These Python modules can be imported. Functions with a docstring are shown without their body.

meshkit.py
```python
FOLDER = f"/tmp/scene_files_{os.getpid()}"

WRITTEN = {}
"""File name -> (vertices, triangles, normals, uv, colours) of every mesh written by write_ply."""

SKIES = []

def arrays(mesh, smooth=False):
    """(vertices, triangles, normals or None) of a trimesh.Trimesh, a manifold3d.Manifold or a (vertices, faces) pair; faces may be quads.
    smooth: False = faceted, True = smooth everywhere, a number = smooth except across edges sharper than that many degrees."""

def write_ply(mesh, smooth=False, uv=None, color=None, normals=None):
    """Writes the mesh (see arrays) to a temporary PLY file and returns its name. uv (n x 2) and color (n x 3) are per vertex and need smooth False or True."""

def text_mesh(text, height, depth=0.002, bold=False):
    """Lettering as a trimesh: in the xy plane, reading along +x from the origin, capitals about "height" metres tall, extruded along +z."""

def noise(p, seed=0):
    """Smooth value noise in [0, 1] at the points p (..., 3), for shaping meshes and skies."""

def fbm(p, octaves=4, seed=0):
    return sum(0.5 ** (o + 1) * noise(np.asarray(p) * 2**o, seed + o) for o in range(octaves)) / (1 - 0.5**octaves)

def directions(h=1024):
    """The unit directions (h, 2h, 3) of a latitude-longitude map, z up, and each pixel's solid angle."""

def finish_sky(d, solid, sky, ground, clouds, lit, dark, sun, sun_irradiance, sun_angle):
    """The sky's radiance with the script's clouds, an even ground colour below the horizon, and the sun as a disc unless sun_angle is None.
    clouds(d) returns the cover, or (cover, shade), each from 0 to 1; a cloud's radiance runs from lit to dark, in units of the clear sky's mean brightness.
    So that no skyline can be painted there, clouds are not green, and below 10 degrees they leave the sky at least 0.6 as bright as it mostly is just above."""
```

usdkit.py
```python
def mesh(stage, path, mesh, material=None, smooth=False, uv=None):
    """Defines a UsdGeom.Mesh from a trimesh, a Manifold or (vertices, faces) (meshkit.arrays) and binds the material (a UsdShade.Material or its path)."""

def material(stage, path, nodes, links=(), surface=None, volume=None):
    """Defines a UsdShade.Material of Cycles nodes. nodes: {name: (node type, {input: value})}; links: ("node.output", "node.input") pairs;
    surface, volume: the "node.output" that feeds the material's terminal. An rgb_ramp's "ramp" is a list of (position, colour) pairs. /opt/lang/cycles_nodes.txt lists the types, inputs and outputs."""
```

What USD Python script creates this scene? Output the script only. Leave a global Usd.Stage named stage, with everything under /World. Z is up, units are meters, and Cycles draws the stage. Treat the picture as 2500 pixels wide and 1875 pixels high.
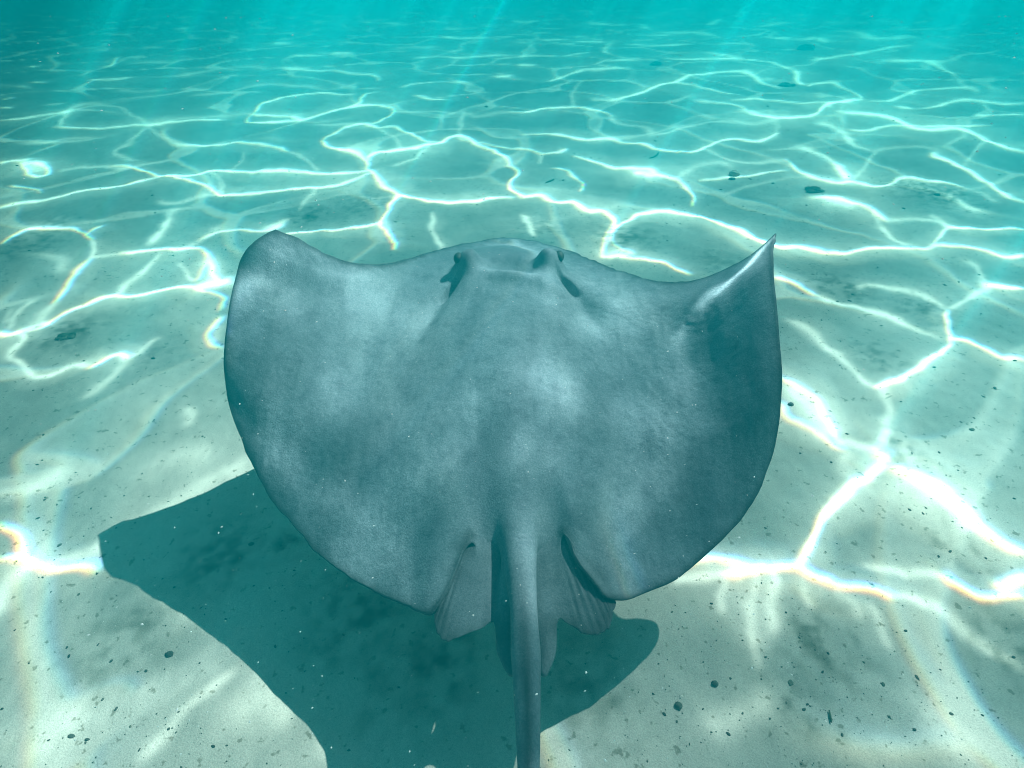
import math
import numpy as np
import trimesh
import manifold3d
from scipy.interpolate import PchipInterpolator, CubicSpline
from scipy.ndimage import gaussian_filter
from pxr import Usd, UsdGeom, UsdLux, UsdShade, Gf, Sdf, Vt
import usdkit
import meshkit

stage = Usd.Stage.CreateInMemory()
UsdGeom.SetStageUpAxis(stage, "Z")
UsdGeom.SetStageMetersPerUnit(stage, 1.0)
world = UsdGeom.Xform.Define(stage, "/World")
stage.SetDefaultPrim(world.GetPrim())

# ------------------------------------------------------------------ camera, sky, sun, exposure
EYE = 0.95                      # the swimmer's camera floats this far above the sand
PITCH = math.radians(36.0)
EXPOSURE = 1.2
SUN = np.array([0.67, 0.52, 1.0])    # towards the sun, as the light travels under water
SUN /= np.linalg.norm(SUN)
WATER_Z = 1.32                  # height of the water's surface above the sand
SLANT = SUN[:2] / SUN[2]

cam = UsdGeom.Camera.Define(stage, "/World/camera")
cam.CreateHorizontalApertureAttr(36.0)
cam.CreateVerticalApertureAttr(27.0)
cam.CreateFocalLengthAttr(36.0 * 1490.0 / 2500.0)
cam.CreateClippingRangeAttr(Gf.Vec2f(0.02, 1000.0))
cam.CreateFStopAttr(0.0)
cam.CreateFocusDistanceAttr(1.0)
cam.CreateExposureAttr(EXPOSURE)
cam.AddTranslateOp().Set(Gf.Vec3d(0, 0, EYE))
cam.AddRotateXOp().Set(90.0 - math.degrees(PITCH))

dome = UsdLux.DomeLight.Define(stage, "/World/sky")
sky_mat = usdkit.material(stage, "/World/Looks/sky", {
    "sky": ("sky_texture", {"sky_type": "single_scattering", "sun_disc": False, "sun_elevation": math.asin(SUN[2]), "sun_rotation": math.atan2(SUN[0], SUN[1])}),
    "bg": ("background_shader", {"strength": 0.075})},
    [("sky.color", "bg.color")], surface="bg.background")
UsdShade.MaterialBindingAPI.Apply(dome.GetPrim()).Bind(sky_mat)
dome.GetPrim().SetCustomDataByKey("kind", "structure")

sun = UsdLux.DistantLight.Define(stage, "/World/sun")
sun.CreateIntensityAttr(1.25)
sun.CreateNormalizeAttr(True)
sun.CreateAngleAttr(0.45)
sun.CreateColorAttr(Gf.Vec3f(1.0, 0.96, 0.92))
sun.AddTransformOp().Set(Gf.Matrix4d().SetRotate(Gf.Rotation(Gf.Vec3d(0, 0, 1), Gf.Vec3d(*map(float, SUN)))))

# ------------------------------------------------------------------ helpers
RNG = np.random.default_rng(7)
_used = {}


def numbered(parent, name):
    k = _used.get((parent, name), 0)
    _used[(parent, name)] = k + 1
    return f"{parent}/{name}" + (f"_{k:03d}" if k else "")


def tag(prim, label=None, category=None, group=None, kind=None):
    prim = prim.GetPrim() if hasattr(prim, "GetPrim") else prim
    for key, text in (("label", label), ("category", category), ("group", group), ("kind", kind)):
        if text:
            prim.SetCustomDataByKey(key, text)
    return prim


def obj(name, mesh, material, parent="/World", smooth=True):
    return usdkit.mesh(stage, numbered(parent, name), mesh, material, smooth=smooth)


def thing(name, label, category, loc=(0, 0, 0), group=None):
    x = UsdGeom.Xform.Define(stage, numbered("/World", name))
    x.AddTranslateOp().Set(Gf.Vec3d(*map(float, loc)))
    tag(x, label, category, group)
    return x


def at(px, py, z=0.0):
    """The place, z above the sand, seen at these pixels of the 2500 x 1875 photograph."""
    x, y = (px - 1250) / 1490.0, (937.5 - py) / 1490.0
    d = np.array([x, math.cos(PITCH) + y * math.sin(PITCH), -math.sin(PITCH) + y * math.cos(PITCH)])
    return np.array([0, 0, EYE]) + d * ((z - EYE) / d[2])


def fan(y_rows, half_width, columns, reach, outer=3):
    """A sheet of quads whose columns widen with distance; "outer" coarser columns on each side carry on outwards, the last one far out."""
    past = 1 + np.cumsum(np.linspace(2.0 / columns, 6.0 / outer / 1.5, outer))
    s = np.r_[-past[::-1], np.linspace(-1, 1, columns), past]
    columns = len(s)
    X = half_width(y_rows)[:, None] * s[None, :]
    X[:, 0], X[:, -1] = -reach, reach
    Y = np.repeat(y_rows[:, None], columns, 1)
    i = np.arange(len(y_rows) * columns).reshape(len(y_rows), columns)
    quads = np.stack([i[:-1, :-1], i[:-1, 1:], i[1:, 1:], i[1:, :-1]], -1).reshape(-1, 4)
    return X, Y, quads


def rows_between(y0, y1, first, growth):
    y, out = y0, []
    while y < y1:
        out.append(y)
        y += max(first, growth * y * abs(y))
    return out

# ------------------------------------------------------------------ the water's surface
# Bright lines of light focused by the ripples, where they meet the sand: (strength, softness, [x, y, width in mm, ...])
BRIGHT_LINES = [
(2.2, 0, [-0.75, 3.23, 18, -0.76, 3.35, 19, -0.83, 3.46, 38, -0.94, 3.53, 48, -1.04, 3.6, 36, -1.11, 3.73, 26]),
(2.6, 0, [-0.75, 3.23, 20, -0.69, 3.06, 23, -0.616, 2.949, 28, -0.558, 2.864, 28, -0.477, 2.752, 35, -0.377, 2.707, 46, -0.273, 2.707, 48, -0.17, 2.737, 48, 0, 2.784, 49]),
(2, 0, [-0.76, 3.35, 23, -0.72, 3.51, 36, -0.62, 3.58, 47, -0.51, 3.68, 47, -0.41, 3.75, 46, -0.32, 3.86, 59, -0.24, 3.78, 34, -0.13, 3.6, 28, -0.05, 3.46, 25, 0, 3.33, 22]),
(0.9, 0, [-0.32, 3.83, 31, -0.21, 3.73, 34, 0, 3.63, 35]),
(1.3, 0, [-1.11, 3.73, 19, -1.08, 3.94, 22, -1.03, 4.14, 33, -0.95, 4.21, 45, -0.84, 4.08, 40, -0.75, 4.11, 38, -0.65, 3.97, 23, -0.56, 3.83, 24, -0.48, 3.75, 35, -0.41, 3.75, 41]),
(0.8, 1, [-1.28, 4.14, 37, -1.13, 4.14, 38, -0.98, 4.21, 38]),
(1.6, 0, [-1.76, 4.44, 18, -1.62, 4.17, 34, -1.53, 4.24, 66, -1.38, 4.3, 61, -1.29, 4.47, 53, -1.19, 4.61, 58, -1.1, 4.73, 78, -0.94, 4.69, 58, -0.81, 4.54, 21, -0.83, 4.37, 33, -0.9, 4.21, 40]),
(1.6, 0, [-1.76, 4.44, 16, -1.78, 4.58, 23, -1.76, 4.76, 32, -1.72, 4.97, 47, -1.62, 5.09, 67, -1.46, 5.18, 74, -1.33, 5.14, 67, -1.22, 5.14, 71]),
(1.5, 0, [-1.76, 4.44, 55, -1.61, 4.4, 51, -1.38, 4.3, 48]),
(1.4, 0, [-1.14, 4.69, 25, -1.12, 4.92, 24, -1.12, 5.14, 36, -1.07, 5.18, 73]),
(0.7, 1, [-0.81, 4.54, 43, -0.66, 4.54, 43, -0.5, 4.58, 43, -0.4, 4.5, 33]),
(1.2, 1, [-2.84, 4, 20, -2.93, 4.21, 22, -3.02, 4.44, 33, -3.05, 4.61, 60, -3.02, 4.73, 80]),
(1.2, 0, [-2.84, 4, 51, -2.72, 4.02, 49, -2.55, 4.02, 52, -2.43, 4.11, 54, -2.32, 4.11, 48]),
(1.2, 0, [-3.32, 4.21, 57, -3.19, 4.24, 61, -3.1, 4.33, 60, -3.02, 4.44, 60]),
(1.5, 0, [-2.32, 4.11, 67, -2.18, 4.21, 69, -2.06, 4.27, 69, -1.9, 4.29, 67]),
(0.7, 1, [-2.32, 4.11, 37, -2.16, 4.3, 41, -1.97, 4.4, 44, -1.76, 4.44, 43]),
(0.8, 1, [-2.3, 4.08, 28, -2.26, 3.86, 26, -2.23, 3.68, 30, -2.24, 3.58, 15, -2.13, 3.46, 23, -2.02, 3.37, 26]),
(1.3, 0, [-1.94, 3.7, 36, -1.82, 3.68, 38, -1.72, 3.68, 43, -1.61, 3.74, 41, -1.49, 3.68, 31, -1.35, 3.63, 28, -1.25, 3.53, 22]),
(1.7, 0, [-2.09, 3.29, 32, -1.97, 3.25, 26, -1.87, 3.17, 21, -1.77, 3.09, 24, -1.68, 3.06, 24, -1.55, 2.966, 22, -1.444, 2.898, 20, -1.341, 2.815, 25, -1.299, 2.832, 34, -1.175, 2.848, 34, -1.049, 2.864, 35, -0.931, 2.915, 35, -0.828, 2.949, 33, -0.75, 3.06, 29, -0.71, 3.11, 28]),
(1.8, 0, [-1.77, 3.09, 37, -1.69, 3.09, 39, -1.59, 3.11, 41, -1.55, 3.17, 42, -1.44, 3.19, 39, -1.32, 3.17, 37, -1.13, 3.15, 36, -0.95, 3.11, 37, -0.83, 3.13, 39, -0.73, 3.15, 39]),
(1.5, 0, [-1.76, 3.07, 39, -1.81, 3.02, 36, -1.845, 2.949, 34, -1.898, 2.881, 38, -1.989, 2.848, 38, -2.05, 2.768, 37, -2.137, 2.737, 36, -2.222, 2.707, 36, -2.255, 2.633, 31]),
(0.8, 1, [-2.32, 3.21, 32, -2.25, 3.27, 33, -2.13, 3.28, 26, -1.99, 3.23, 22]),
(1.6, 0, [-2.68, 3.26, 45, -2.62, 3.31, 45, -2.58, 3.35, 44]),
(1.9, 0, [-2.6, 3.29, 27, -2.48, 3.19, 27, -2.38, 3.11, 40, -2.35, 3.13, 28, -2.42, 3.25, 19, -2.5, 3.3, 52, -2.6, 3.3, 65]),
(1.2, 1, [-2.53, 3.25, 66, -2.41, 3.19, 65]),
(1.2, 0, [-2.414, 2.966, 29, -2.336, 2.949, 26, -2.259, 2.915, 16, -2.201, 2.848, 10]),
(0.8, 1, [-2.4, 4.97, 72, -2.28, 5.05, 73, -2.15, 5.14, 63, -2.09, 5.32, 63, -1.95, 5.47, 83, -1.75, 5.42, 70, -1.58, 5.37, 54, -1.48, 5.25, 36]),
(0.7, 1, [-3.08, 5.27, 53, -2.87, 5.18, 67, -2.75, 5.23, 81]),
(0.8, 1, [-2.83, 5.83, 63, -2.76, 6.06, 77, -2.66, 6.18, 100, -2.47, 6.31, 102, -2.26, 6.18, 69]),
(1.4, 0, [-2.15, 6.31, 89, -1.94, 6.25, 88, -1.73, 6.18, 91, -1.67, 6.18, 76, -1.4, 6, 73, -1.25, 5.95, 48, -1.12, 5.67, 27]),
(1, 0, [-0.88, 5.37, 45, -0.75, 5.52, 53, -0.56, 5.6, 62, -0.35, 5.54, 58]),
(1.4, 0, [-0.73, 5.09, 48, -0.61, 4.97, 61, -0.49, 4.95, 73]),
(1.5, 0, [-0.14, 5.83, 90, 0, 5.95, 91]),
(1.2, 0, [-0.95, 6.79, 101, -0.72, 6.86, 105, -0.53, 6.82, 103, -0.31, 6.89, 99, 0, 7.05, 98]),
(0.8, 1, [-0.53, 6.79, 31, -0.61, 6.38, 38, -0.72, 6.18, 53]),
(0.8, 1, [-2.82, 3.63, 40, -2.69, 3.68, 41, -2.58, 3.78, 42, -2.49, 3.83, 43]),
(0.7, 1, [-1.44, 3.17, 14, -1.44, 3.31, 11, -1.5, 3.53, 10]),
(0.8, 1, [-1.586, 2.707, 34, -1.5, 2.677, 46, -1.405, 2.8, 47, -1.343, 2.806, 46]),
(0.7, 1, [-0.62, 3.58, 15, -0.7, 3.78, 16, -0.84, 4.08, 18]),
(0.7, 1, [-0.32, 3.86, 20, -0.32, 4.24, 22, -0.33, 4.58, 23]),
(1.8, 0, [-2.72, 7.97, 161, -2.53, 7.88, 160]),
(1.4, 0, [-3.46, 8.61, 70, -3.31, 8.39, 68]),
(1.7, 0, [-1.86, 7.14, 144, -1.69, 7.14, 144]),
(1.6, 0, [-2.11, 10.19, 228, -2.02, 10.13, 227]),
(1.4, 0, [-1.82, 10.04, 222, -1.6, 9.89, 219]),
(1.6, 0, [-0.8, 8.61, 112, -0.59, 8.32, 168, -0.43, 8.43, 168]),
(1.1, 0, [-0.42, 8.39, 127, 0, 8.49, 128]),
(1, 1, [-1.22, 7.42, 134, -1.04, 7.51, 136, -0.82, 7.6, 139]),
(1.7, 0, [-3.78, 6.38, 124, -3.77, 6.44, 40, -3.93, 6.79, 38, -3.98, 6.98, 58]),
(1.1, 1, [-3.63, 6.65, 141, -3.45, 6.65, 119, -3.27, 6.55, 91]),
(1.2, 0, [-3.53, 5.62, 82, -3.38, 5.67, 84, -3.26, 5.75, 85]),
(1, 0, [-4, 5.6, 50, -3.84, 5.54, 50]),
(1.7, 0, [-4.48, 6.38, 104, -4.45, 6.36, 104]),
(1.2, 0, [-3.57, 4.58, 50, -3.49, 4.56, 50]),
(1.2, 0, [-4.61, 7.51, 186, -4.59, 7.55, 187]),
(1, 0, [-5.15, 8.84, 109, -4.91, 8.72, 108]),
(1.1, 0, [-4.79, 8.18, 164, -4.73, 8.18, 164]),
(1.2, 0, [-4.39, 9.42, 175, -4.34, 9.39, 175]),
(1.1, 0, [-2.23, 7.02, 102, -1.93, 6.97, 102]),
(1, 1, [-1.97, 7.97, 114, -1.88, 7.92, 113]),
(1, 0, [-2.99, 8.77, 147, -2.74, 8.84, 148]),
(1, 0, [-3.49, 9.52, 147, -3.46, 9.58, 148]),
(1, 0, [-5.07, 10.85, 186, -4.98, 10.81, 185]),
(0.9, 1, [-7.28, 10.04, 148, -7.12, 9.92, 146]),
(0.8, 0, [-2.9, 10.29, 163, -2.43, 10.41, 165]),
(0.9, 0, [-0.9, 9.34, 155, -0.47, 9.47, 157]),
(0.9, 0, [-1.17, 10.13, 170, -0.86, 10.04, 169]),
(0.8, 0, [-0.53, 12.43, 200, -0.37, 12.52, 201]),
(1.2, 0, [-1.76, 11.71, 132, -1.68, 11.59, 131]),
(0.9, 0, [-0.08, 10.85, 126, 0, 10.95, 128]),
(0.7, 0, [-2.92, 11.03, 185, -2.58, 11.1, 186]),
(0.7, 0, [-4.28, 12.21, 151, -4.14, 12.12, 150]),
(0.7, 0, [-6.3, 12.21, 239, -6.03, 12.3, 241]),
(0.7, 0, [-4.57, 11.59, 210, -4.37, 11.67, 212]),
(0.8, 0, [-5.7, 8.54, 69, -5.63, 8.49, 69]),
(0.8, 0, [-3.75, 4.88, 48, -3.71, 4.92, 49]),
(0.8, 1, [-3.3, 4.65, 52, -3.23, 4.71, 52]),
(0.7, 0, [-4.54, 8.72, 73, -4.46, 8.67, 72]),
(2.2, 0, [-0.477, 2.752, 35, -0.53, 2.784, 40, -0.537, 2.707, 17, -0.538, 2.604, 16, -0.544, 2.495, 15, -0.54, 2.442, 13, -0.502, 2.331, 14, -0.469, 2.239, 13, -0.444, 2.162, 13]),
(1.3, 1, [-0.348, 2.535, 14, -0.324, 2.355, 13, -0.301, 2.261, 14, -0.266, 2.162, 14]),
(1.8, 0, [-0.904, 2.355, 28, -0.768, 2.392, 28, -0.631, 2.417, 28, -0.541, 2.435, 29]),
(0.9, 1, [-1.008, 2.404, 26, -0.971, 2.468, 25, -0.942, 2.535, 24]),
(0.8, 1, [-0.931, 2.915, 18, -0.936, 2.768, 16, -0.926, 2.618, 14]),
(0.8, 1, [-1.55, 3.17, 17, -1.405, 2.966, 14, -1.341, 2.815, 12]),
(0.8, 1, [-1.26, 3.53, 23, -1.09, 3.35, 18, -0.99, 3.15, 13]),
(0.8, 1, [-2.32, 4.11, 18, -2.12, 3.88, 19, -1.94, 3.7, 19]),
(0.8, 1, [-0.48, 3.75, 17, -0.52, 3.4, 20, -0.62, 3.23, 28]),
(0.7, 1, [-3.02, 4.73, 45, -2.77, 4.58, 31, -2.32, 4.11, 24]),
(0.7, 1, [-0.33, 4.58, 29, -0.24, 4.37, 56, -0.1, 4.44, 61, 0, 4.5, 58]),
(2.6, 0, [0, 3.31, 38, 0.05, 3.23, 20, 0.01, 3.07, 19, 0.032, 2.832, 20, 0.064, 2.784, 48, 0.128, 2.8, 49, 0.158, 2.752, 32, 0.197, 2.692, 46, 0.271, 2.707, 45, 0.335, 2.618, 40, 0.404, 2.604, 36, 0.432, 2.508, 20, 0.431, 2.43, 15, 0.389, 2.331, 16, 0.365, 2.212, 14]),
(2.2, 0, [0.386, 2.307, 13, 0.454, 2.455, 16, 0.524, 2.535, 22, 0.617, 2.604, 30, 0.697, 2.604, 35, 0.785, 2.548, 32, 0.856, 2.481, 29, 0.912, 2.404, 26, 0.97, 2.319, 26, 1.018, 2.273, 28, 1.078, 2.239, 29]),
(1.8, 0, [0.36, 3.48, 50, 0.44, 3.42, 45, 0.54, 3.29, 49, 0.66, 3.27, 54, 0.73, 3.25, 46, 0.76, 3.17, 36, 0.82, 3.07, 33, 0.853, 2.966, 24, 0.863, 2.848, 15, 0.811, 2.677, 13]),
(1.8, 0, [0.65, 3.22, 104, 0.72, 3.2, 95, 0.75, 3.15, 77]),
(1.2, 0, [0, 3.63, 36, 0.1, 3.58, 32, 0.17, 3.51, 36, 0.26, 3.53, 29, 0.32, 3.63, 20]),
(1, 1, [0.17, 3.51, 13, 0.16, 3.35, 12]),
(1.2, 0, [0.23, 3.27, 28, 0.29, 3.21, 25, 0.32, 3.15, 18, 0.35, 3.04, 11, 0.327, 2.864, 10]),
(1.6, 0, [0.08, 3.91, 44, 0.23, 3.91, 44, 0.36, 3.88, 43, 0.46, 3.83, 43, 0.59, 3.86, 43, 0.67, 3.75, 37, 0.76, 3.73, 37, 0.82, 3.63, 34, 0.92, 3.58, 39, 1, 3.55, 32, 1.11, 3.65, 23, 1.23, 3.78, 26, 1.33, 3.83, 41, 1.46, 3.8, 38, 1.57, 3.88, 24, 1.68, 4, 22]),
(1.6, 0, [0, 4.5, 63, 0.1, 4.5, 55, 0.2, 4.61, 55, 0.33, 4.65, 63, 0.45, 4.69, 68, 0.56, 4.65, 59, 0.64, 4.54, 38, 0.68, 4.4, 27]),
(1.8, 0, [0.62, 4.9, 71, 0.76, 4.92, 66, 0.89, 5.01, 52, 1.02, 5.14, 39, 1.2, 5.42, 41, 1.37, 5.62, 48, 1.56, 5.83, 59, 1.73, 5.95, 75, 1.9, 6.04, 90, 2.05, 6.06, 96, 2.08, 5.83, 45, 2.11, 5.5, 44, 2.14, 5.32, 48]),
(1.2, 0, [1.34, 5.57, 78, 1.49, 5.47, 63, 1.56, 5.27, 51, 1.65, 5.14, 61, 1.73, 5.05, 65]),
(1.2, 0, [1.37, 4.88, 67, 1.48, 4.84, 65, 1.59, 4.76, 45, 1.62, 4.54, 28]),
(2.4, 0, [1.62, 4.54, 80, 1.7, 4.44, 84, 1.78, 4.37, 92, 1.89, 4.35, 81, 2.02, 4.4, 48, 2.17, 4.58, 36, 2.33, 4.76, 45, 2.48, 4.88, 69, 2.6, 4.92, 86]),
(1.8, 0, [2.23, 4.61, 52, 2.34, 4.76, 77, 2.43, 4.8, 126]),
(1.2, 0, [1.64, 4.88, 65, 1.81, 4.88, 68, 1.99, 4.8, 67, 2.16, 4.76, 62, 2.34, 4.8, 56]),
(1.4, 0, [2.6, 4.92, 21, 2.67, 5.18, 29, 2.68, 5.42, 42, 2.67, 5.57, 90, 2.55, 5.57, 60, 2.42, 5.42, 36]),
(1.6, 0, [2.53, 6.06, 42, 2.53, 6.31, 59, 2.47, 6.51, 94, 2.36, 6.65, 127, 2.18, 6.72, 134, 1.97, 6.79, 136, 1.77, 6.79, 135, 1.55, 6.86, 136]),
(2.2, 0, [2.52, 6.06, 58, 2.43, 5.72, 67, 2.41, 5.5, 85]),
(1.3, 0, [2.05, 7.17, 84, 2.15, 6.94, 83, 2.23, 6.79, 84]),
(1.3, 0, [0.31, 5.62, 56, 0.48, 5.83, 58, 0.66, 6.06, 81, 0.88, 6.12, 97, 1.04, 6.21, 91]),
(1.6, 0, [2.88, 6.58, 62, 3.2, 6.86, 72, 3.53, 7.09, 75, 3.93, 7.42, 81, 4.47, 7.78, 92]),
(2, 0, [2.25, 4.47, 98, 2.36, 4.44, 98, 2.42, 4.37, 91, 2.48, 4.3, 75, 2.51, 4.17, 55, 2.52, 4.02, 70, 2.59, 4, 69, 2.77, 4.05, 81, 2.83, 3.97, 62, 2.82, 3.78, 45, 2.82, 3.63, 54, 2.86, 3.53, 65]),
(1.4, 0, [2.13, 4.05, 45, 2.28, 4.07, 42, 2.43, 4.11, 47, 2.58, 4.08, 52]),
(1.4, 0, [2.56, 4.05, 43, 2.78, 4.08, 45, 3.03, 4.1, 46]),
(1.5, 1, [2.04, 4.24, 54, 2.05, 4.08, 49, 2.05, 3.88, 42, 2.03, 3.7, 39, 2.03, 3.58, 40]),
(1.4, 0, [2.63, 4.84, 60, 2.77, 4.88, 45, 2.98, 5.05, 39, 3.23, 5.23, 48, 3.43, 5.32, 69, 3.63, 5.34, 100, 3.62, 5.18, 50]),
(1.4, 0, [2.85, 4.61, 56, 3, 4.65, 38, 3.23, 4.84, 42, 3.4, 4.88, 78, 3.52, 4.8, 81, 3.72, 4.79, 74]),
(1.5, 0, [2.7, 4.61, 81, 2.81, 4.61, 81]),
(1.8, 0, [3.58, 6.6, 163, 3.83, 6.65, 174, 4.05, 6.65, 192, 4.03, 6.38, 85, 4.01, 6.18, 42, 3.86, 5.89, 25]),
(1, 1, [4.49, 7.02, 31, 4.36, 6.72, 30]),
(1, 1, [3.63, 5.34, 30, 3.74, 5.62, 29, 3.86, 5.89, 28]),
(1.4, 0, [3.15, 4.39, 44, 3.33, 4.44, 49, 3.48, 4.44, 55]),
(1.6, 1, [1.69, 3.68, 60, 1.73, 3.55, 44, 1.72, 3.35, 33]),
(2, 0, [1.73, 3.35, 41, 1.69, 3.17, 42, 1.67, 3.06, 45]),
(1.6, 0, [1.48, 3.4, 20, 1.48, 3.23, 22, 1.5, 3.11, 29, 1.54, 3.04, 37, 1.61, 3, 36, 1.69, 3.04, 38, 1.725, 2.984, 34, 1.756, 2.932, 38, 1.809, 2.949, 20, 1.91, 3.04, 20, 1.99, 3.07, 39, 2.05, 3.02, 41, 2.13, 3, 41, 2.178, 2.932, 38]),
(2, 0, [2.37, 3.53, 44, 2.36, 3.37, 47, 2.37, 3.29, 50, 2.37, 3.17, 42, 2.36, 3.04, 34, 2.323, 2.898, 30, 2.302, 2.784, 40, 2.322, 2.731, 54]),
(0.8, 1, [2.07, 3.58, 22, 2.25, 3.68, 31, 2.36, 3.63, 38, 2.4, 3.53, 31]),
(1.8, 0, [1.413, 2.8, 45, 1.486, 2.768, 44, 1.532, 2.707, 37, 1.574, 2.618, 29, 1.583, 2.495, 23]),
(1.2, 1, [1.422, 2.768, 70, 1.48, 2.707, 71, 1.543, 2.662, 71]),
(1, 1, [1.583, 2.495, 29, 1.654, 2.481, 28, 1.744, 2.468, 30, 1.778, 2.392, 25]),
(1.2, 1, [2.053, 2.832, 25, 2.051, 2.737, 23, 2.038, 2.647, 31, 2.082, 2.604, 40]),
(0.9, 1, [2.202, 2.898, 29, 2.215, 2.832, 20, 2.178, 2.707, 14]),
(1.2, 0, [0.94, 3.04, 28, 1.04, 3.07, 29, 1.17, 3.11, 29, 1.3, 3.17, 29, 1.42, 3.21, 30]),
(0.8, 1, [1.584, 2.618, 13, 1.544, 2.455, 13, 1.53, 2.331, 17, 1.543, 2.25, 19]),
(1, 1, [1.791, 2.535, 15, 1.786, 2.455, 14, 1.778, 2.392, 13]),
(1, 1, [0.84, 3.88, 35, 1, 3.97, 30, 1.16, 4.14, 30, 1.32, 4.24, 42, 1.46, 4.27, 51, 1.59, 4.24, 46, 1.74, 4.33, 36]),
(1.4, 1, [0.04, 2.535, 18, 0.066, 2.404, 16, 0.072, 2.261, 15]),
(0.7, 1, [1.74, 4.33, 31, 1.63, 3.94, 28, 1.48, 3.78, 51]),
(0.7, 1, [0.81, 3.07, 32, 0.94, 3.23, 39, 1.12, 3.35, 68, 1.15, 3.23, 41]),
(2, 0, [3.15, 8.39, 548, 3.32, 8.32, 544]),
(1.6, 0, [3.37, 8.18, 97, 3.62, 8.39, 195, 3.59, 7.97, 64]),
(1.8, 0, [4.23, 8.96, 305, 4.33, 8.84, 159, 4.26, 8.39, 216, 4.51, 8.28, 244, 4.85, 8.49, 160]),
(1.5, 0, [3.38, 9.61, 122, 3.82, 10.04, 149, 4.02, 10.13, 208]),
(1.4, 0, [2.76, 9.89, 77, 2.92, 10.19, 79, 3.09, 10.51, 81]),
(1.6, 0, [1.12, 10.04, 371, 1.37, 9.92, 367]),
(1, 0, [1.36, 9.83, 204, 1.58, 9.8, 204]),
(1.6, 0, [0.73, 8.07, 181, 1.07, 8.05, 181]),
(1.5, 0, [0.35, 8.18, 168, 0.61, 8.28, 170]),
(1.5, 0, [1.77, 9.61, 172, 1.83, 9.42, 169]),
(1.3, 0, [1.68, 8.77, 190, 1.96, 8.72, 189]),
(1.4, 1, [0.95, 7.17, 33, 1.04, 7.6, 40, 1.18, 8.07, 48]),
(1.4, 0, [1.34, 7.88, 132, 1.56, 7.78, 132, 1.76, 7.73, 130, 1.98, 7.78, 120]),
(1.2, 0, [2.31, 7.78, 110, 2.67, 7.92, 112]),
(1.2, 0, [2.76, 8.49, 124, 3.02, 8.61, 62, 3.34, 9.21, 35]),
(1.3, 0, [5.51, 11.21, 61, 6.17, 12.21, 66]),
(1, 0, [6.93, 11.79, 119, 7.39, 12.12, 122]),
(1, 0, [5.73, 10.04, 91, 6.06, 10.35, 94]),
(1.1, 0, [8.74, 13.14, 57, 9.33, 13.94, 60]),
(0.9, 0, [8.23, 12.21, 261, 8.51, 12.21, 261]),
(1.4, 0, [3.75, 11.79, 454, 3.8, 11.71, 451]),
(1.2, 0, [4.51, 11.21, 355, 4.59, 11.17, 354]),
(1.3, 0, [0, 10.35, 195, 0.17, 10.13, 300, 0.34, 10.41, 164]),
(1.1, 0, [0.55, 11.71, 284, 0.59, 11.67, 283]),
(1.1, 0, [0.05, 7.02, 109, 0.24, 7.02, 107, 0.42, 6.94, 101]),
(1, 0, [0.51, 6.94, 78, 0.8, 7.17, 80]),
(1.3, 0, [0.89, 6.58, 90, 1.24, 6.67, 91]),
(1.3, 0, [0.07, 6.44, 118, 0.22, 6.41, 118]),
(0.9, 0, [5.69, 9.28, 104, 5.86, 9.36, 105]),
(0.9, 0, [5.31, 10.41, 214, 5.56, 10.29, 212]),
(0.8, 0, [2.19, 11.21, 168, 2.58, 11.32, 170]),
(0.8, 0, [4.55, 10.29, 142, 4.88, 10.35, 143]),
(0.8, 0, [0.95, 11.71, 191, 1.26, 11.79, 192]),
(0.8, 0, [2.73, 12.21, 217, 3.01, 12.21, 217]),
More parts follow.
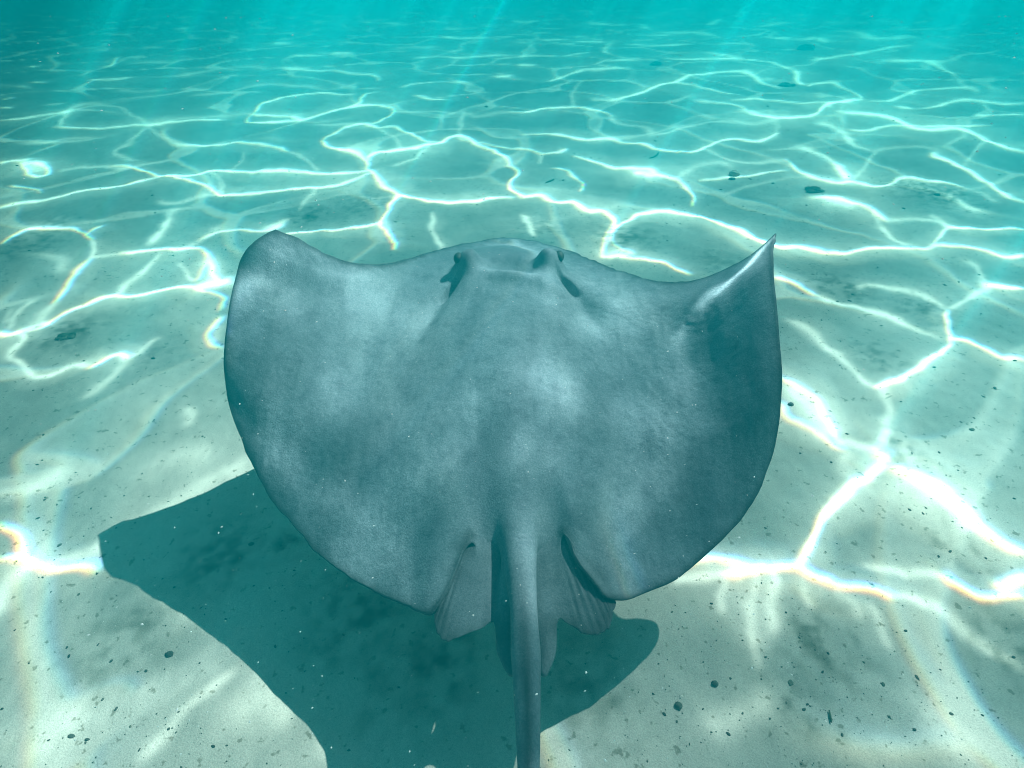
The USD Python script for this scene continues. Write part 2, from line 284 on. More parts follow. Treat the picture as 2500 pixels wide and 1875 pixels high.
(0.8, 0, [7.08, 10.85, 125, 7.55, 11.03, 127]),
(0.9, 0, [5.16, 9.21, 118, 5.56, 9.26, 119]),
(1, 0, [4.59, 12.43, 71, 4.5, 12.3, 70]),
(1.4, 0, [1.89, 8.96, 195, 2.28, 9.08, 218, 2.45, 8.61, 123]),
(0.9, 0, [0, 8.72, 137, 0.29, 8.67, 136]),
(1, 0, [0, 8.03, 112, 0.16, 7.97, 111]),
(0.9, 1, [0.68, 4.4, 25, 0.72, 4.17, 38, 0.83, 4.11, 36, 0.84, 3.88, 20]),
(0.8, 1, [0.45, 4.69, 17, 0.46, 5.14, 19, 0.58, 5.62, 24]),
(0.8, 1, [1.11, 3.65, 29, 1.15, 3.48, 32, 1.24, 3.35, 45, 1.48, 3.4, 40]),
(0.8, 1, [1.69, 3.04, 12, 1.86, 3.27, 13, 2.07, 3.58, 13]),
(0.8, 1, [2.82, 3.78, 16, 2.59, 3.53, 14, 2.41, 3.31, 12]),
(2.2, 0, [-1.037, 0.838, 15, -1.01, 0.833, 13, -0.98, 0.815, 10, -0.946, 0.786, 10, -0.914, 0.759, 10, -0.891, 0.745, 12, -0.851, 0.734, 13, -0.804, 0.728, 14, -0.773, 0.723, 14]),
(1.8, 0, [-0.979, 0.752, 14, -0.954, 0.759, 12, -0.922, 0.754, 10, -0.891, 0.745, 10]),
(0.7, 1, [-0.91, 0.741, 21, -0.912, 0.711, 20, -0.908, 0.673, 18, -0.899, 0.634, 16]),
(0.35, 1, [-1.071, 0.887, 28, -1.04, 0.92, 28, -0.998, 0.966, 29, -0.959, 1.009, 30]),
(0.7, 1, [-0.891, 0.745, 21, -0.839, 0.763, 21, -0.787, 0.777, 22, -0.755, 0.815, 23, -0.739, 0.83, 24]),
(0.5, 1, [-0.79, 0.754, 33, -0.734, 0.82, 35, -0.662, 0.914, 36, -0.602, 1.009, 38]),
(0.5, 1, [-0.578, 0.631, 18, -0.521, 0.605, 18, -0.463, 0.573, 17, -0.397, 0.536, 16, -0.345, 0.495, 16, -0.299, 0.449, 15, -0.254, 0.38, 15]),
(0.6, 1, [-0.616, 0.64, 10, -0.588, 0.638, 8, -0.573, 0.623, 7, -0.569, 0.608, 8]),
(0.6, 1, [-0.572, 0.623, 9, -0.548, 0.623, 8, -0.524, 0.612, 7, -0.508, 0.598, 7]),
(0.7, 1, [-0.531, 0.38, 13, -0.513, 0.406, 13, -0.496, 0.449, 14, -0.467, 0.477, 14, -0.448, 0.508, 15]),
(0.35, 1, [-0.43, 0.421, 49, -0.388, 0.463, 45, -0.336, 0.435, 36]),
(0.3, 1, [-0.727, 0.38, 43, -0.698, 0.421, 44, -0.668, 0.477, 47]),
(2.8, 0, [0.786, 0.966, 17, 0.737, 0.931, 17, 0.685, 0.887, 16, 0.639, 0.845, 15, 0.6, 0.806, 14, 0.567, 0.768, 14, 0.547, 0.736, 14]),
(2.6, 0, [0.545, 0.732, 13, 0.513, 0.732, 13, 0.475, 0.728, 12, 0.437, 0.719, 12, 0.406, 0.711, 12]),
(1, 1, [0.406, 0.711, 10, 0.369, 0.704, 10, 0.331, 0.696, 10, 0.293, 0.684, 10]),
(1.4, 0, [0.484, 0.732, 10, 0.449, 0.734, 10, 0.415, 0.741, 10, 0.376, 0.745, 9, 0.339, 0.728, 8]),
(2.4, 0, [0.545, 0.732, 16, 0.566, 0.711, 16, 0.597, 0.694, 15]),
(1.8, 0, [0.597, 0.694, 10, 0.64, 0.679, 10, 0.685, 0.665, 10]),
(0.9, 1, [0.685, 0.665, 12, 0.721, 0.65, 12, 0.749, 0.627, 12, 0.767, 0.601, 12, 0.785, 0.576, 12, 0.803, 0.556, 12, 0.824, 0.523, 11]),
(1.9, 0, [0.836, 0.972, 30, 0.868, 0.946, 30, 0.899, 0.92, 29, 0.915, 0.884, 26, 0.925, 0.848, 25, 0.938, 0.806, 25, 0.954, 0.772, 26, 0.983, 0.759, 24]),
(1, 1, [0.86, 0.931, 47, 0.887, 0.898, 46, 0.913, 0.861, 43, 0.928, 0.82, 40]),
(1, 1, [0.664, 0.732, 13, 0.712, 0.719, 12, 0.759, 0.706, 12, 0.792, 0.702, 12]),
(1.9, 0, [0.792, 0.702, 13, 0.812, 0.677, 13, 0.835, 0.658, 11, 0.869, 0.658, 10, 0.913, 0.656, 10]),
(2, 0, [0.881, 0.681, 14, 0.911, 0.69, 14, 0.944, 0.7, 14]),
(0.7, 1, [0.494, 0.719, 13, 0.472, 0.677, 13, 0.458, 0.627, 13, 0.441, 0.587, 12]),
(0.6, 1, [0.396, 0.702, 8, 0.374, 0.661, 8, 0.368, 0.627, 9]),
(0.6, 1, [0.633, 0.65, 10, 0.635, 0.619, 10, 0.631, 0.598, 10, 0.638, 0.566, 10]),
(0.5, 1, [0.54, 0.69, 8, 0.528, 0.669, 10, 0.543, 0.646, 12]),
(0.35, 1, [0.412, 0.661, 30, 0.416, 0.608, 26, 0.398, 0.573, 23]),
(0.35, 1, [0.281, 0.427, 34, 0.338, 0.477, 36, 0.403, 0.492, 39]),
(0.3, 1, [0.634, 0.477, 42, 0.64, 0.435, 39, 0.636, 0.38, 36]),
(0.5, 1, [0.59, 0.686, 14, 0.607, 0.646, 13, 0.607, 0.623, 11]),
(0.6, 1, [0.454, 0.706, 8, 0.431, 0.646, 8, 0.404, 0.573, 7, 0.398, 0.523, 7]),
(1.7, 0, [-1.956, 2.191, 14, -1.972, 2.275, 18, -1.957, 2.336, 29, -1.911, 2.363, 28, -1.843, 2.354, 23, -1.782, 2.345, 19, -1.713, 2.309, 12, -1.635, 2.232, 10]),
(1.2, 0, [-1.689, 2.292, 11, -1.691, 2.345, 13, -1.68, 2.4, 15]),
(1.2, 1, [-1.635, 2.232, 10, -1.574, 2.128, 11, -1.547, 2.053, 12]),
(1.6, 0, [-1.547, 2.053, 24, -1.544, 1.981, 21, -1.528, 1.913, 17, -1.505, 1.824, 16, -1.484, 1.752, 16]),
(0.9, 1, [-1.484, 1.752, 21, -1.471, 1.695, 21, -1.458, 1.63, 20]),
(0.9, 1, [-1.473, 2.619, 27, -1.445, 2.476, 26, -1.42, 2.345, 24, -1.39, 2.224, 22]),
(0.8, 1, [-1.406, 2.216, 20, -1.422, 2.363, 21, -1.441, 2.516, 21]),
(0.8, 1, [-1.556, 2.067, 21, -1.509, 2.097, 21, -1.452, 2.136, 21]),
(1.9, 0, [-1.452, 2.136, 25, -1.412, 2.159, 25, -1.354, 2.175, 24, -1.292, 2.183, 25, -1.236, 2.208, 25, -1.18, 2.216, 24]),
(1.5, 0, [-1.173, 2.208, 14, -1.106, 2.113, 13, -1.055, 2.024, 12, -1.013, 1.954, 14, -0.969, 1.933, 21]),
(1.2, 0, [-1.173, 2.208, 10, -1.116, 2.097, 10, -1.096, 2.009, 11, -1.092, 1.94, 12]),
(1.1, 1, [-1.128, 2.128, 36, -1.071, 2.024, 34, -1.044, 1.94, 35]),
(1.5, 0, [-0.973, 1.927, 53, -1.003, 1.927, 56, -1.03, 1.92, 58, -1.055, 1.907, 57, -1.076, 1.887, 55]),
(1.4, 0, [-1.068, 1.881, 20, -0.996, 1.849, 18, -0.947, 1.812, 11, -0.926, 1.74, 11]),
(1.9, 0, [-1.07, 1.887, 22, -1.126, 1.881, 22, -1.174, 1.868, 23, -1.211, 1.849, 23, -1.246, 1.824, 22, -1.282, 1.805, 22, -1.336, 1.799, 22, -1.359, 1.758, 20, -1.38, 1.718, 20, -1.4, 1.695, 19, -1.408, 1.662, 15, -1.408, 1.61, 15, -1.423, 1.574, 19, -1.459, 1.574, 16]),
(1, 1, [-1.327, 2.159, 17, -1.315, 2.053, 18, -1.317, 1.967, 20, -1.326, 1.913, 19, -1.322, 1.849, 17, -1.325, 1.799, 18]),
(0.9, 1, [-1.221, 2.097, 13, -1.155, 2.016, 12, -1.104, 1.94, 11]),
(2.2, 0, [-1.533, 1.569, 26, -1.502, 1.569, 30, -1.476, 1.584, 32]),
(1.4, 1, [-1.476, 1.584, 27, -1.455, 1.61, 28, -1.426, 1.63, 28]),
(1.5, 1, [-1.487, 1.569, 10, -1.434, 1.52, 9, -1.43, 1.483, 14, -1.421, 1.447, 9, -1.368, 1.403, 10, -1.318, 1.369, 11, -1.281, 1.349, 16, -1.251, 1.361, 22, -1.235, 1.382, 20, -1.227, 1.416, 19]),
(1.5, 0, [-1.159, 1.382, 16, -1.147, 1.411, 15, -1.137, 1.447, 18, -1.115, 1.46, 16, -1.081, 1.442, 11]),
(1.3, 1, [-1.217, 1.416, 23, -1.169, 1.39, 23]),
(1, 1, [-1.11, 1.451, 17, -1.081, 1.433, 17]),
(0.9, 1, [-1.081, 1.442, 16, -1.07, 1.469, 15, -1.06, 1.511, 15, -1.048, 1.549, 16]),
(0.8, 1, [-1.081, 1.442, 17, -1.076, 1.386, 18, -1.078, 1.337, 20, -1.09, 1.29, 21, -1.1, 1.252, 21]),
(0.9, 1, [-1.521, 1.589, 7, -1.554, 1.662, 9, -1.564, 1.729, 12, -1.56, 1.775, 14]),
(0.8, 1, [-1.557, 1.62, 6, -1.601, 1.718, 7]),
(1.2, 0, [-0.906, 1.69, 18, -0.912, 1.62, 16, -0.907, 1.569, 11, -0.841, 1.492, 12]),
(0.6, 1, [-0.9, 1.63, 21, -0.871, 1.53, 20]),
(0.6, 1, [-0.816, 1.202, 24, -0.789, 1.168, 23, -0.784, 1.128, 28]),
(0.4, 1, [-0.824, 1.013, 58, -0.759, 1.042, 58, -0.687, 1.06, 58]),
(0.4, 1, [-1.091, 0.918, 38, -1.025, 0.959, 40, -1, 1.013, 39]),
(0.5, 1, [-1.774, 2.113, 38, -1.633, 2.038, 26, -1.586, 1.94, 23]),
(0.7, 1, [-1.206, 2.437, 27, -1.225, 2.309, 27, -1.244, 2.224, 27]),
(1.1, 0, [-1.225, 2.309, 24, -1.17, 2.381, 28, -1.089, 2.39, 27, -0.993, 2.4, 26, -0.951, 2.496, 21]),
(2.6, 0, [0.926, 2.412, 27, 0.955, 2.366, 26, 0.986, 2.312, 28, 1.022, 2.277, 29, 1.057, 2.243, 30, 1.111, 2.26, 27, 1.15, 2.257, 31, 1.188, 2.218, 29, 1.224, 2.178, 29, 1.257, 2.162, 27, 1.316, 2.178, 22, 1.391, 2.21, 23, 1.472, 2.227, 26, 1.539, 2.227, 29, 1.595, 2.218, 25, 1.649, 2.243, 20]),
(1.5, 0, [1.649, 2.243, 8, 1.701, 2.312, 9, 1.783, 2.393, 10]),
(2, 0, [1.783, 2.393, 24, 1.873, 2.403, 26, 1.98, 2.393, 27, 2.087, 2.384, 27]),
(1.9, 0, [1.649, 2.243, 29, 1.697, 2.21, 29, 1.763, 2.178, 29, 1.794, 2.154, 29, 1.831, 2.13, 24, 1.925, 2.146, 21]),
(0.8, 1, [1.514, 2.421, 22, 1.529, 2.366, 20, 1.541, 2.295, 20, 1.555, 2.243, 20]),
(0.8, 1, [1.677, 2.1, 33, 1.688, 2.055, 24, 1.665, 1.969, 16, 1.627, 1.889, 13]),
(2, 0, [1.623, 1.883, 29, 1.656, 1.87, 28, 1.694, 1.857, 27, 1.729, 1.857, 24]),
(1.2, 1, [1.619, 1.876, 16, 1.56, 1.838, 14, 1.502, 1.789, 13, 1.44, 1.742, 14, 1.375, 1.697, 14]),
(1.9, 0, [0.906, 1.922, 24, 0.949, 1.909, 24, 0.975, 1.883, 21, 0.989, 1.844, 19, 1.006, 1.813, 19]),
(1.3, 1, [1.006, 1.813, 20, 1.032, 1.765, 22, 1.069, 1.736, 23, 1.112, 1.708, 23, 1.151, 1.675, 22, 1.178, 1.642, 20, 1.199, 1.601, 18, 1.213, 1.551, 18, 1.241, 1.517, 20]),
(1, 1, [1.166, 1.851, 25, 1.231, 1.863, 29, 1.28, 1.844, 31, 1.321, 1.813, 30, 1.347, 1.777, 27, 1.361, 1.731, 22, 1.363, 1.686, 19]),
(1.9, 0, [1.363, 1.686, 15, 1.331, 1.621, 15, 1.296, 1.551, 14, 1.271, 1.512, 13]),
(2.4, 0, [1.271, 1.512, 12, 1.227, 1.466, 12, 1.177, 1.421, 13, 1.12, 1.379, 13, 1.066, 1.338, 14, 1.012, 1.314, 16, 0.975, 1.295, 15, 0.943, 1.276, 14]),
(1.9, 0, [1.278, 1.512, 23, 1.308, 1.503, 24, 1.328, 1.47, 22, 1.348, 1.439, 22, 1.365, 1.413, 22, 1.402, 1.417, 20, 1.421, 1.404, 22]),
(1, 1, [0.943, 1.276, 22, 0.919, 1.283, 20, 0.919, 1.322, 16, 0.914, 1.362, 19, 0.899, 1.404, 20, 0.883, 1.448, 20, 0.872, 1.493, 20, 0.861, 1.541, 21, 0.835, 1.611, 22]),
(0.9, 1, [0.961, 1.276, 19, 0.937, 1.217, 19, 0.918, 1.162, 18, 0.888, 1.11, 17]),
(1.6, 1, [0.888, 1.11, 16, 0.849, 1.055, 16]),
(1.2, 0, [0.705, 1.322, 21, 0.717, 1.306, 21, 0.739, 1.283, 20, 0.758, 1.253, 18, 0.771, 1.217, 15, 0.772, 1.169, 13, 0.773, 1.129, 12, 0.762, 1.085, 11]),
(1.2, 0, [0.668, 1.217, 13, 0.671, 1.189, 13, 0.678, 1.155, 15, 0.702, 1.129, 17, 0.723, 1.11, 16, 0.738, 1.085, 15, 0.748, 1.061, 15, 0.764, 1.043, 16]),
(1, 1, [0.685, 1.261, 73, 0.72, 1.21, 70, 0.743, 1.169, 63, 0.753, 1.123, 54, 0.755, 1.079, 50]),
(1.1, 1, [0.752, 1.061, 15, 0.785, 1.064, 16, 0.817, 1.055, 17, 0.834, 1.049, 17]),
(2.8, 0, [0.834, 1.031, 40, 0.835, 1.003, 39]),
(2.4, 0, [0.822, 0.992, 21, 0.78, 0.959, 20]),
(0.5, 1, [0.764, 1.043, 14, 0.737, 0.992, 15, 0.734, 0.949, 17]),
(1.4, 0, [0.837, 0.975, 15, 0.873, 0.965, 15, 0.9, 0.944, 15, 0.922, 0.918, 15]),
(2, 0, [0.435, 2.553, 14, 0.436, 2.468, 12, 0.399, 2.371, 13, 0.366, 2.25, 12, 0.341, 2.139, 11, 0.336, 2.099, 11]),
(1.7, 0, [0.337, 2.106, 27, 0.388, 2.119, 29, 0.427, 2.087, 27, 0.478, 2.067, 28, 0.53, 2.055, 28, 0.581, 2.017, 25, 0.622, 1.963, 22]),
(1.2, 1, [0.376, 2.153, 59, 0.412, 2.093, 57]),
(1.3, 0, [0.387, 2.28, 11, 0.394, 2.208, 12, 0.42, 2.153, 15, 0.447, 2.113, 16]),
]
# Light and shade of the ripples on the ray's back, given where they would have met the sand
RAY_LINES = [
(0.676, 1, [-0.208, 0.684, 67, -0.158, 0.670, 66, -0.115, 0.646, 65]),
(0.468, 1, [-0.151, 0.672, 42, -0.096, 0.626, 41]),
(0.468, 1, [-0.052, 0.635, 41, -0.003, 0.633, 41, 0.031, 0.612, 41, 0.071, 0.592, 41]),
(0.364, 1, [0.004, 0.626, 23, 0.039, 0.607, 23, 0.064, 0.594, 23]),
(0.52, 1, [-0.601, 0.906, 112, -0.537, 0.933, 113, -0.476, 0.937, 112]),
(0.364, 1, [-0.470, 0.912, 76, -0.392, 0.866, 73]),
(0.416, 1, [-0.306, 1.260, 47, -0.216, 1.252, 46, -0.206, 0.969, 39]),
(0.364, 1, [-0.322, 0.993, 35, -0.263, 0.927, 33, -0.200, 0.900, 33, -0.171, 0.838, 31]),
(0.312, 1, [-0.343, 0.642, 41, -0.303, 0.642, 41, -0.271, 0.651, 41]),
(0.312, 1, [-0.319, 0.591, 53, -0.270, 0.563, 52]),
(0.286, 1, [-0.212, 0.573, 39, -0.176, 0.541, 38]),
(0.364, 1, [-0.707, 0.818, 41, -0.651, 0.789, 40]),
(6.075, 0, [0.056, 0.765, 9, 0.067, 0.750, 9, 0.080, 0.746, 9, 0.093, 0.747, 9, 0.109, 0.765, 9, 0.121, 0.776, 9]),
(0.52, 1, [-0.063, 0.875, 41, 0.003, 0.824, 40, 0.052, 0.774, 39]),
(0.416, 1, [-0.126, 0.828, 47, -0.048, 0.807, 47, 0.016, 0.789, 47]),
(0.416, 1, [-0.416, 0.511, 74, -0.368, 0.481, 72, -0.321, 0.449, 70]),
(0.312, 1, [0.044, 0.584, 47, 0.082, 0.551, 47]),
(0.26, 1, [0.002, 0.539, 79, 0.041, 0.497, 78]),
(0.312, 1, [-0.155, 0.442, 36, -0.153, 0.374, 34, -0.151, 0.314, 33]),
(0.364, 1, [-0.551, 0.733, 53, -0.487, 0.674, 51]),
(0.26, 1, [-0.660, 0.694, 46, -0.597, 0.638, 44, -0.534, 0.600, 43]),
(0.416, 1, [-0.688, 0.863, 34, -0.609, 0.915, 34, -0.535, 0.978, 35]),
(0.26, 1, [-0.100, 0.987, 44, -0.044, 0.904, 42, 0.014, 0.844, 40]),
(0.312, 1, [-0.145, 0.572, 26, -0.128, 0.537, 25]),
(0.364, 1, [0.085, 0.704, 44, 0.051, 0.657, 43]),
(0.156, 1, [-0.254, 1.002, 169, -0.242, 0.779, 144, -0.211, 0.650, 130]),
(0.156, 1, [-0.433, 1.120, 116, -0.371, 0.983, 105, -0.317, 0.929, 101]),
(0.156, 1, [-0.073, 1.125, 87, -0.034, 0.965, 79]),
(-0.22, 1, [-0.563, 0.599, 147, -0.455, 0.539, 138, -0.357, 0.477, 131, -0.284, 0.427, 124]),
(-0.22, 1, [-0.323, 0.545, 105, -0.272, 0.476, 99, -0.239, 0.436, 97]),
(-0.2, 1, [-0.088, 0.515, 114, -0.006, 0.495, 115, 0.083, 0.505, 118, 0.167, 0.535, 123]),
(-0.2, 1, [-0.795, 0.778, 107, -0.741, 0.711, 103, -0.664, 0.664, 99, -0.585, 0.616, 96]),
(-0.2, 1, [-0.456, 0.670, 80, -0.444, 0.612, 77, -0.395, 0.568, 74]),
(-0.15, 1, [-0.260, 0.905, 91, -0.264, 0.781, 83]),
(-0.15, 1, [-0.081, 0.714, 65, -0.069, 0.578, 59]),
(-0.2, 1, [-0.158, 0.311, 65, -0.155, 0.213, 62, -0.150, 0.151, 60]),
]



def ridged(x, y, scale, seed, octaves=3):
    p = np.stack([x * scale, y * scale, np.full_like(x, seed * 3.1)], -1)
    return 1 - np.abs(2 * meshkit.fbm(p, octaves, seed) - 1)


TILE = 4.6


def ripple_caustics(n=920, seed=4):
    """Traces a sheet of sunlight through random ripples down to the sand: the light gathered in each cell of a square that repeats."""
    rng = np.random.default_rng(seed)
    k = np.fft.fftfreq(n, TILE / n)
    kx, ky = np.meshgrid(k, k, indexing="ij")
    kk = np.hypot(kx, ky)
    amp = np.where(kk > 0, np.exp(-((np.log(np.maximum(kk, 1e-6) / 2.1)) / 0.55) ** 2) / np.maximum(kk, 0.2) ** 2.2, 0)
    spec = np.fft.fft2(rng.normal(size=(n, n))) * amp
    sx, sy = (np.real(np.fft.ifft2(2j * np.pi * q * spec)) for q in (kx, ky))
    scale = 0.085 / np.sqrt((sx ** 2 + sy ** 2).mean())
    up = 3
    gx, gy = np.meshgrid(np.arange(n * up) / up, np.arange(n * up) / up, indexing="ij")
    from scipy.ndimage import map_coordinates
    dx = map_coordinates(sx * scale, [gx, gy], order=1, mode="grid-wrap") * n / TILE
    dy = map_coordinates(sy * scale, [gx, gy], order=1, mode="grid-wrap") * n / TILE
    hit, _, _ = np.histogram2d(((gx + dx) % n).ravel(), ((gy + dy) % n).ravel(), bins=n, range=[[0, n], [0, n]])
    hit = gaussian_filter(hit / up ** 2, 0.9, mode="wrap")
    return hit


WEB = ripple_caustics()


def web(x, y, turn=0.0):
    from scipy.ndimage import map_coordinates
    c, s_ = math.cos(turn), math.sin(turn)
    n = WEB.shape[0]
    wob = 0.25 * meshkit.noise(np.stack([x * 0.8, y * 0.8, 0 * x], -1), 77)
    return map_coordinates(WEB, [((c * x - s_ * y + wob) / TILE * n) % n, ((s_ * x + c * y - wob) / TILE * n) % n], order=1, mode="grid-wrap")


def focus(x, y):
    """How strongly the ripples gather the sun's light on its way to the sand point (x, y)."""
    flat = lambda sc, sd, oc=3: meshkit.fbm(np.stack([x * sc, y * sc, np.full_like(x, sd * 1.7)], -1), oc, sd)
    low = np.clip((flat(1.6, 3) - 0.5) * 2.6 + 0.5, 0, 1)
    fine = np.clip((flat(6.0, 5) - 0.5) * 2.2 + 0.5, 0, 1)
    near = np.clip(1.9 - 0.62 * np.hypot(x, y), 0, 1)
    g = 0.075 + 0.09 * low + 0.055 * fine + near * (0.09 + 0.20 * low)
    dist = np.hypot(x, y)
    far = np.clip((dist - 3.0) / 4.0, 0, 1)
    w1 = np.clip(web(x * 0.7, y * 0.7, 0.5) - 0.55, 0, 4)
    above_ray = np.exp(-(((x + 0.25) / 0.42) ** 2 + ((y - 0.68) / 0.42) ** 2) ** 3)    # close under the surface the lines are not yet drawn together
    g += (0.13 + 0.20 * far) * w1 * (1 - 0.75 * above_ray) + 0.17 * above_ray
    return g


def polyline(values, waver=True):
    """Smooths a traced line and lets it waver a little."""
    p = np.array(values, float).reshape(-1, 3)
    d = np.r_[0, np.cumsum(np.maximum(np.hypot(*np.diff(p[:, :2], axis=0).T), 1e-4))]
    n = max(2, min(72, int(len(p) * 6)))
    t = np.linspace(0, d[-1], n)
    if len(p) > 2:
        q = np.stack([PchipInterpolator(d, p[:, k])(t) if k == 2 else CubicSpline(d, p[:, k])(t) for k in range(3)], 1)
        lin = np.stack([np.interp(t, d, p[:, k]) for k in range(3)], 1)
        q[:, :2] = 0.6 * q[:, :2] + 0.4 * lin[:, :2]
    else:
        q = np.stack([np.interp(t, d, p[:, k]) for k in range(3)], 1)
    if len(p) > 2 and waver:
        e = np.gradient(q[:, :2], axis=0)
        e /= np.linalg.norm(e, axis=1, keepdims=True) + 1e-9
        key = p[0, 0] * 13.7 + p[0, 1] * 7.3
        w = q[:, 2].mean() * 0.001
        j = meshkit.fbm(np.stack([t / (w * 6), np.full(n, key), 0 * t], -1), 3, 9) - 0.5
        f = meshkit.fbm(np.stack([t / (w * 5), np.full(n, key + 9.1), 0 * t], -1), 3, 10)
        ends = np.clip(np.minimum(np.arange(n), np.arange(n)[::-1]) / 3.0, 0, 1)
        q[:, :2] += np.stack([-e[:, 1], e[:, 0]], 1) * (j * 1.9 * w * ends)[:, None]
        q[:, 2] *= 0.35 + 1.5 * f
    return q


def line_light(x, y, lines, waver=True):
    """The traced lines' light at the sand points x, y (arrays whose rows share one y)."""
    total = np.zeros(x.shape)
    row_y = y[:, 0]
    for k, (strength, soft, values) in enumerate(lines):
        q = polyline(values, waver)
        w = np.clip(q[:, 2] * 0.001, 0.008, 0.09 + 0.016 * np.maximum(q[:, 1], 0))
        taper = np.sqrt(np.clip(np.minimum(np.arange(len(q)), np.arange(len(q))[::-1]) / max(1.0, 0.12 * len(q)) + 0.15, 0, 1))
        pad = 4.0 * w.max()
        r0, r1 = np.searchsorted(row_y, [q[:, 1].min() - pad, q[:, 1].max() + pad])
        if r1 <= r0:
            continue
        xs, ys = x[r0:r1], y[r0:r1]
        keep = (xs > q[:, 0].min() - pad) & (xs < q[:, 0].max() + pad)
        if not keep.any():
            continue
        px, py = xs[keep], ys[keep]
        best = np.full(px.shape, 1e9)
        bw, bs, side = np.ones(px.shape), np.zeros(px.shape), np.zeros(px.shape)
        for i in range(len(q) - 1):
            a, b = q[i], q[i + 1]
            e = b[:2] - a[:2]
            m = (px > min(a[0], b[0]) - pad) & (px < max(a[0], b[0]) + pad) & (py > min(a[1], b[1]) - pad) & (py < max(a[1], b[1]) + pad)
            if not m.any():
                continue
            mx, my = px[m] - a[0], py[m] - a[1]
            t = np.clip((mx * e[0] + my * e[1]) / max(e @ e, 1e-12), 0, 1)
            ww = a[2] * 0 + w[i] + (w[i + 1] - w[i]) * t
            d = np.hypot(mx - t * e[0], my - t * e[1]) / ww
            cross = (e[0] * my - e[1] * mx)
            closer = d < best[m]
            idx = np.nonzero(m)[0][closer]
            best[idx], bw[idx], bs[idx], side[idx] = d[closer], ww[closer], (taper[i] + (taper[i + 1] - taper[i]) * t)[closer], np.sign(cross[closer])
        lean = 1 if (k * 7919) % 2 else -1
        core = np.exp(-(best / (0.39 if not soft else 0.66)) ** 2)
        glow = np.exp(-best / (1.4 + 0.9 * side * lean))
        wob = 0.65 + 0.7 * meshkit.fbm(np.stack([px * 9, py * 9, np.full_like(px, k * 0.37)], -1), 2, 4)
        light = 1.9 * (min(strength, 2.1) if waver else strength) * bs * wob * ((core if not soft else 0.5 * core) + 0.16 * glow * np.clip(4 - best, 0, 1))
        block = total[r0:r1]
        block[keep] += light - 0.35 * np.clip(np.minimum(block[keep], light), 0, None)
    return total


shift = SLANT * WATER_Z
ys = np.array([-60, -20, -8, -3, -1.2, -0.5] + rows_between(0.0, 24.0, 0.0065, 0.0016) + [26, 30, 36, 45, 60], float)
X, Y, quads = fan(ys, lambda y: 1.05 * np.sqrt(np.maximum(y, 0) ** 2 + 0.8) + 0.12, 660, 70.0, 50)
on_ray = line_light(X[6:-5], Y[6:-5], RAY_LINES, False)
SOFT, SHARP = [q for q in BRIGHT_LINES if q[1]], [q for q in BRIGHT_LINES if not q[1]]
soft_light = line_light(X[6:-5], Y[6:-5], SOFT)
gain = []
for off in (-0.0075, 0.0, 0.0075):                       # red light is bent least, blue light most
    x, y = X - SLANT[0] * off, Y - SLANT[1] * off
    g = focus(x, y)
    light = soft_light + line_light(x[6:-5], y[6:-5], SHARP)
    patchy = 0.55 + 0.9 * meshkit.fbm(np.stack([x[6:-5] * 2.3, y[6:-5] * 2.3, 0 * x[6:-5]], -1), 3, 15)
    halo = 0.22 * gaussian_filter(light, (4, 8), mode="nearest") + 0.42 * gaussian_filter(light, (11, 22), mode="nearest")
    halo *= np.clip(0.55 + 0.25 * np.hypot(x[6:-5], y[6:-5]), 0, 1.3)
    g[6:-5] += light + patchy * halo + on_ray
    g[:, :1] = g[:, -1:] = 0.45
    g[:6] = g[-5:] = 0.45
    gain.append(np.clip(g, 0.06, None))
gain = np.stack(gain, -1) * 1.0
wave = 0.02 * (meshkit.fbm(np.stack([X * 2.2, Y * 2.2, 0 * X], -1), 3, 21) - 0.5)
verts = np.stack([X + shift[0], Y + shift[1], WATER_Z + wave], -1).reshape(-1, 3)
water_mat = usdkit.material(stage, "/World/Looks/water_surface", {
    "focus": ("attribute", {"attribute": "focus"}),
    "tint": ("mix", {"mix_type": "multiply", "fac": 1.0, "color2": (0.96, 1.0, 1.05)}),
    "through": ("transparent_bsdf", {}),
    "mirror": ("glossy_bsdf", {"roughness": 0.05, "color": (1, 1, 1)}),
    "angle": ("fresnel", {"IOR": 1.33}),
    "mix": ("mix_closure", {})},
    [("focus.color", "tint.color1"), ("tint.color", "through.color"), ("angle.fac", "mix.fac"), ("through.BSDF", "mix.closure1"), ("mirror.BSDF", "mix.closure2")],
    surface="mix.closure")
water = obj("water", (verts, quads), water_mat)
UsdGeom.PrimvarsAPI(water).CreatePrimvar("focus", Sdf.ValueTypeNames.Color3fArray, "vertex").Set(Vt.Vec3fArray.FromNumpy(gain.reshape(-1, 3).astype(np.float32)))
tag(water, "rippled sea surface close above the ray", None, kind="structure")

# ------------------------------------------------------------------ the sand
ys = np.array([-60, -20, -8, -3, -1.2, -0.3] + rows_between(0.15, 26.0, 0.0058, 0.0017) + [30, 36, 45, 60], float)
X, Y, quads = fan(ys, lambda y: 0.90 * np.sqrt(np.maximum(y, 0) ** 2 + 0.95) + 0.15, 520, 70.0)


def sand_height(x, y):
    p = np.stack([x, y, 0 * x], -1)
    fade = np.exp(-np.hypot(x, y) / 9.0)
    h = 0.05 * (meshkit.fbm(p * 0.9, 3, 31) - 0.5) + 0.024 * (meshkit.fbm(p * 4.5, 3, 33) - 0.5)
    h += 0.006 * (meshkit.fbm(p * np.array([26, 17, 1]), 3, 35) - 0.5)
    return h * np.minimum(1, 0.35 + fade)


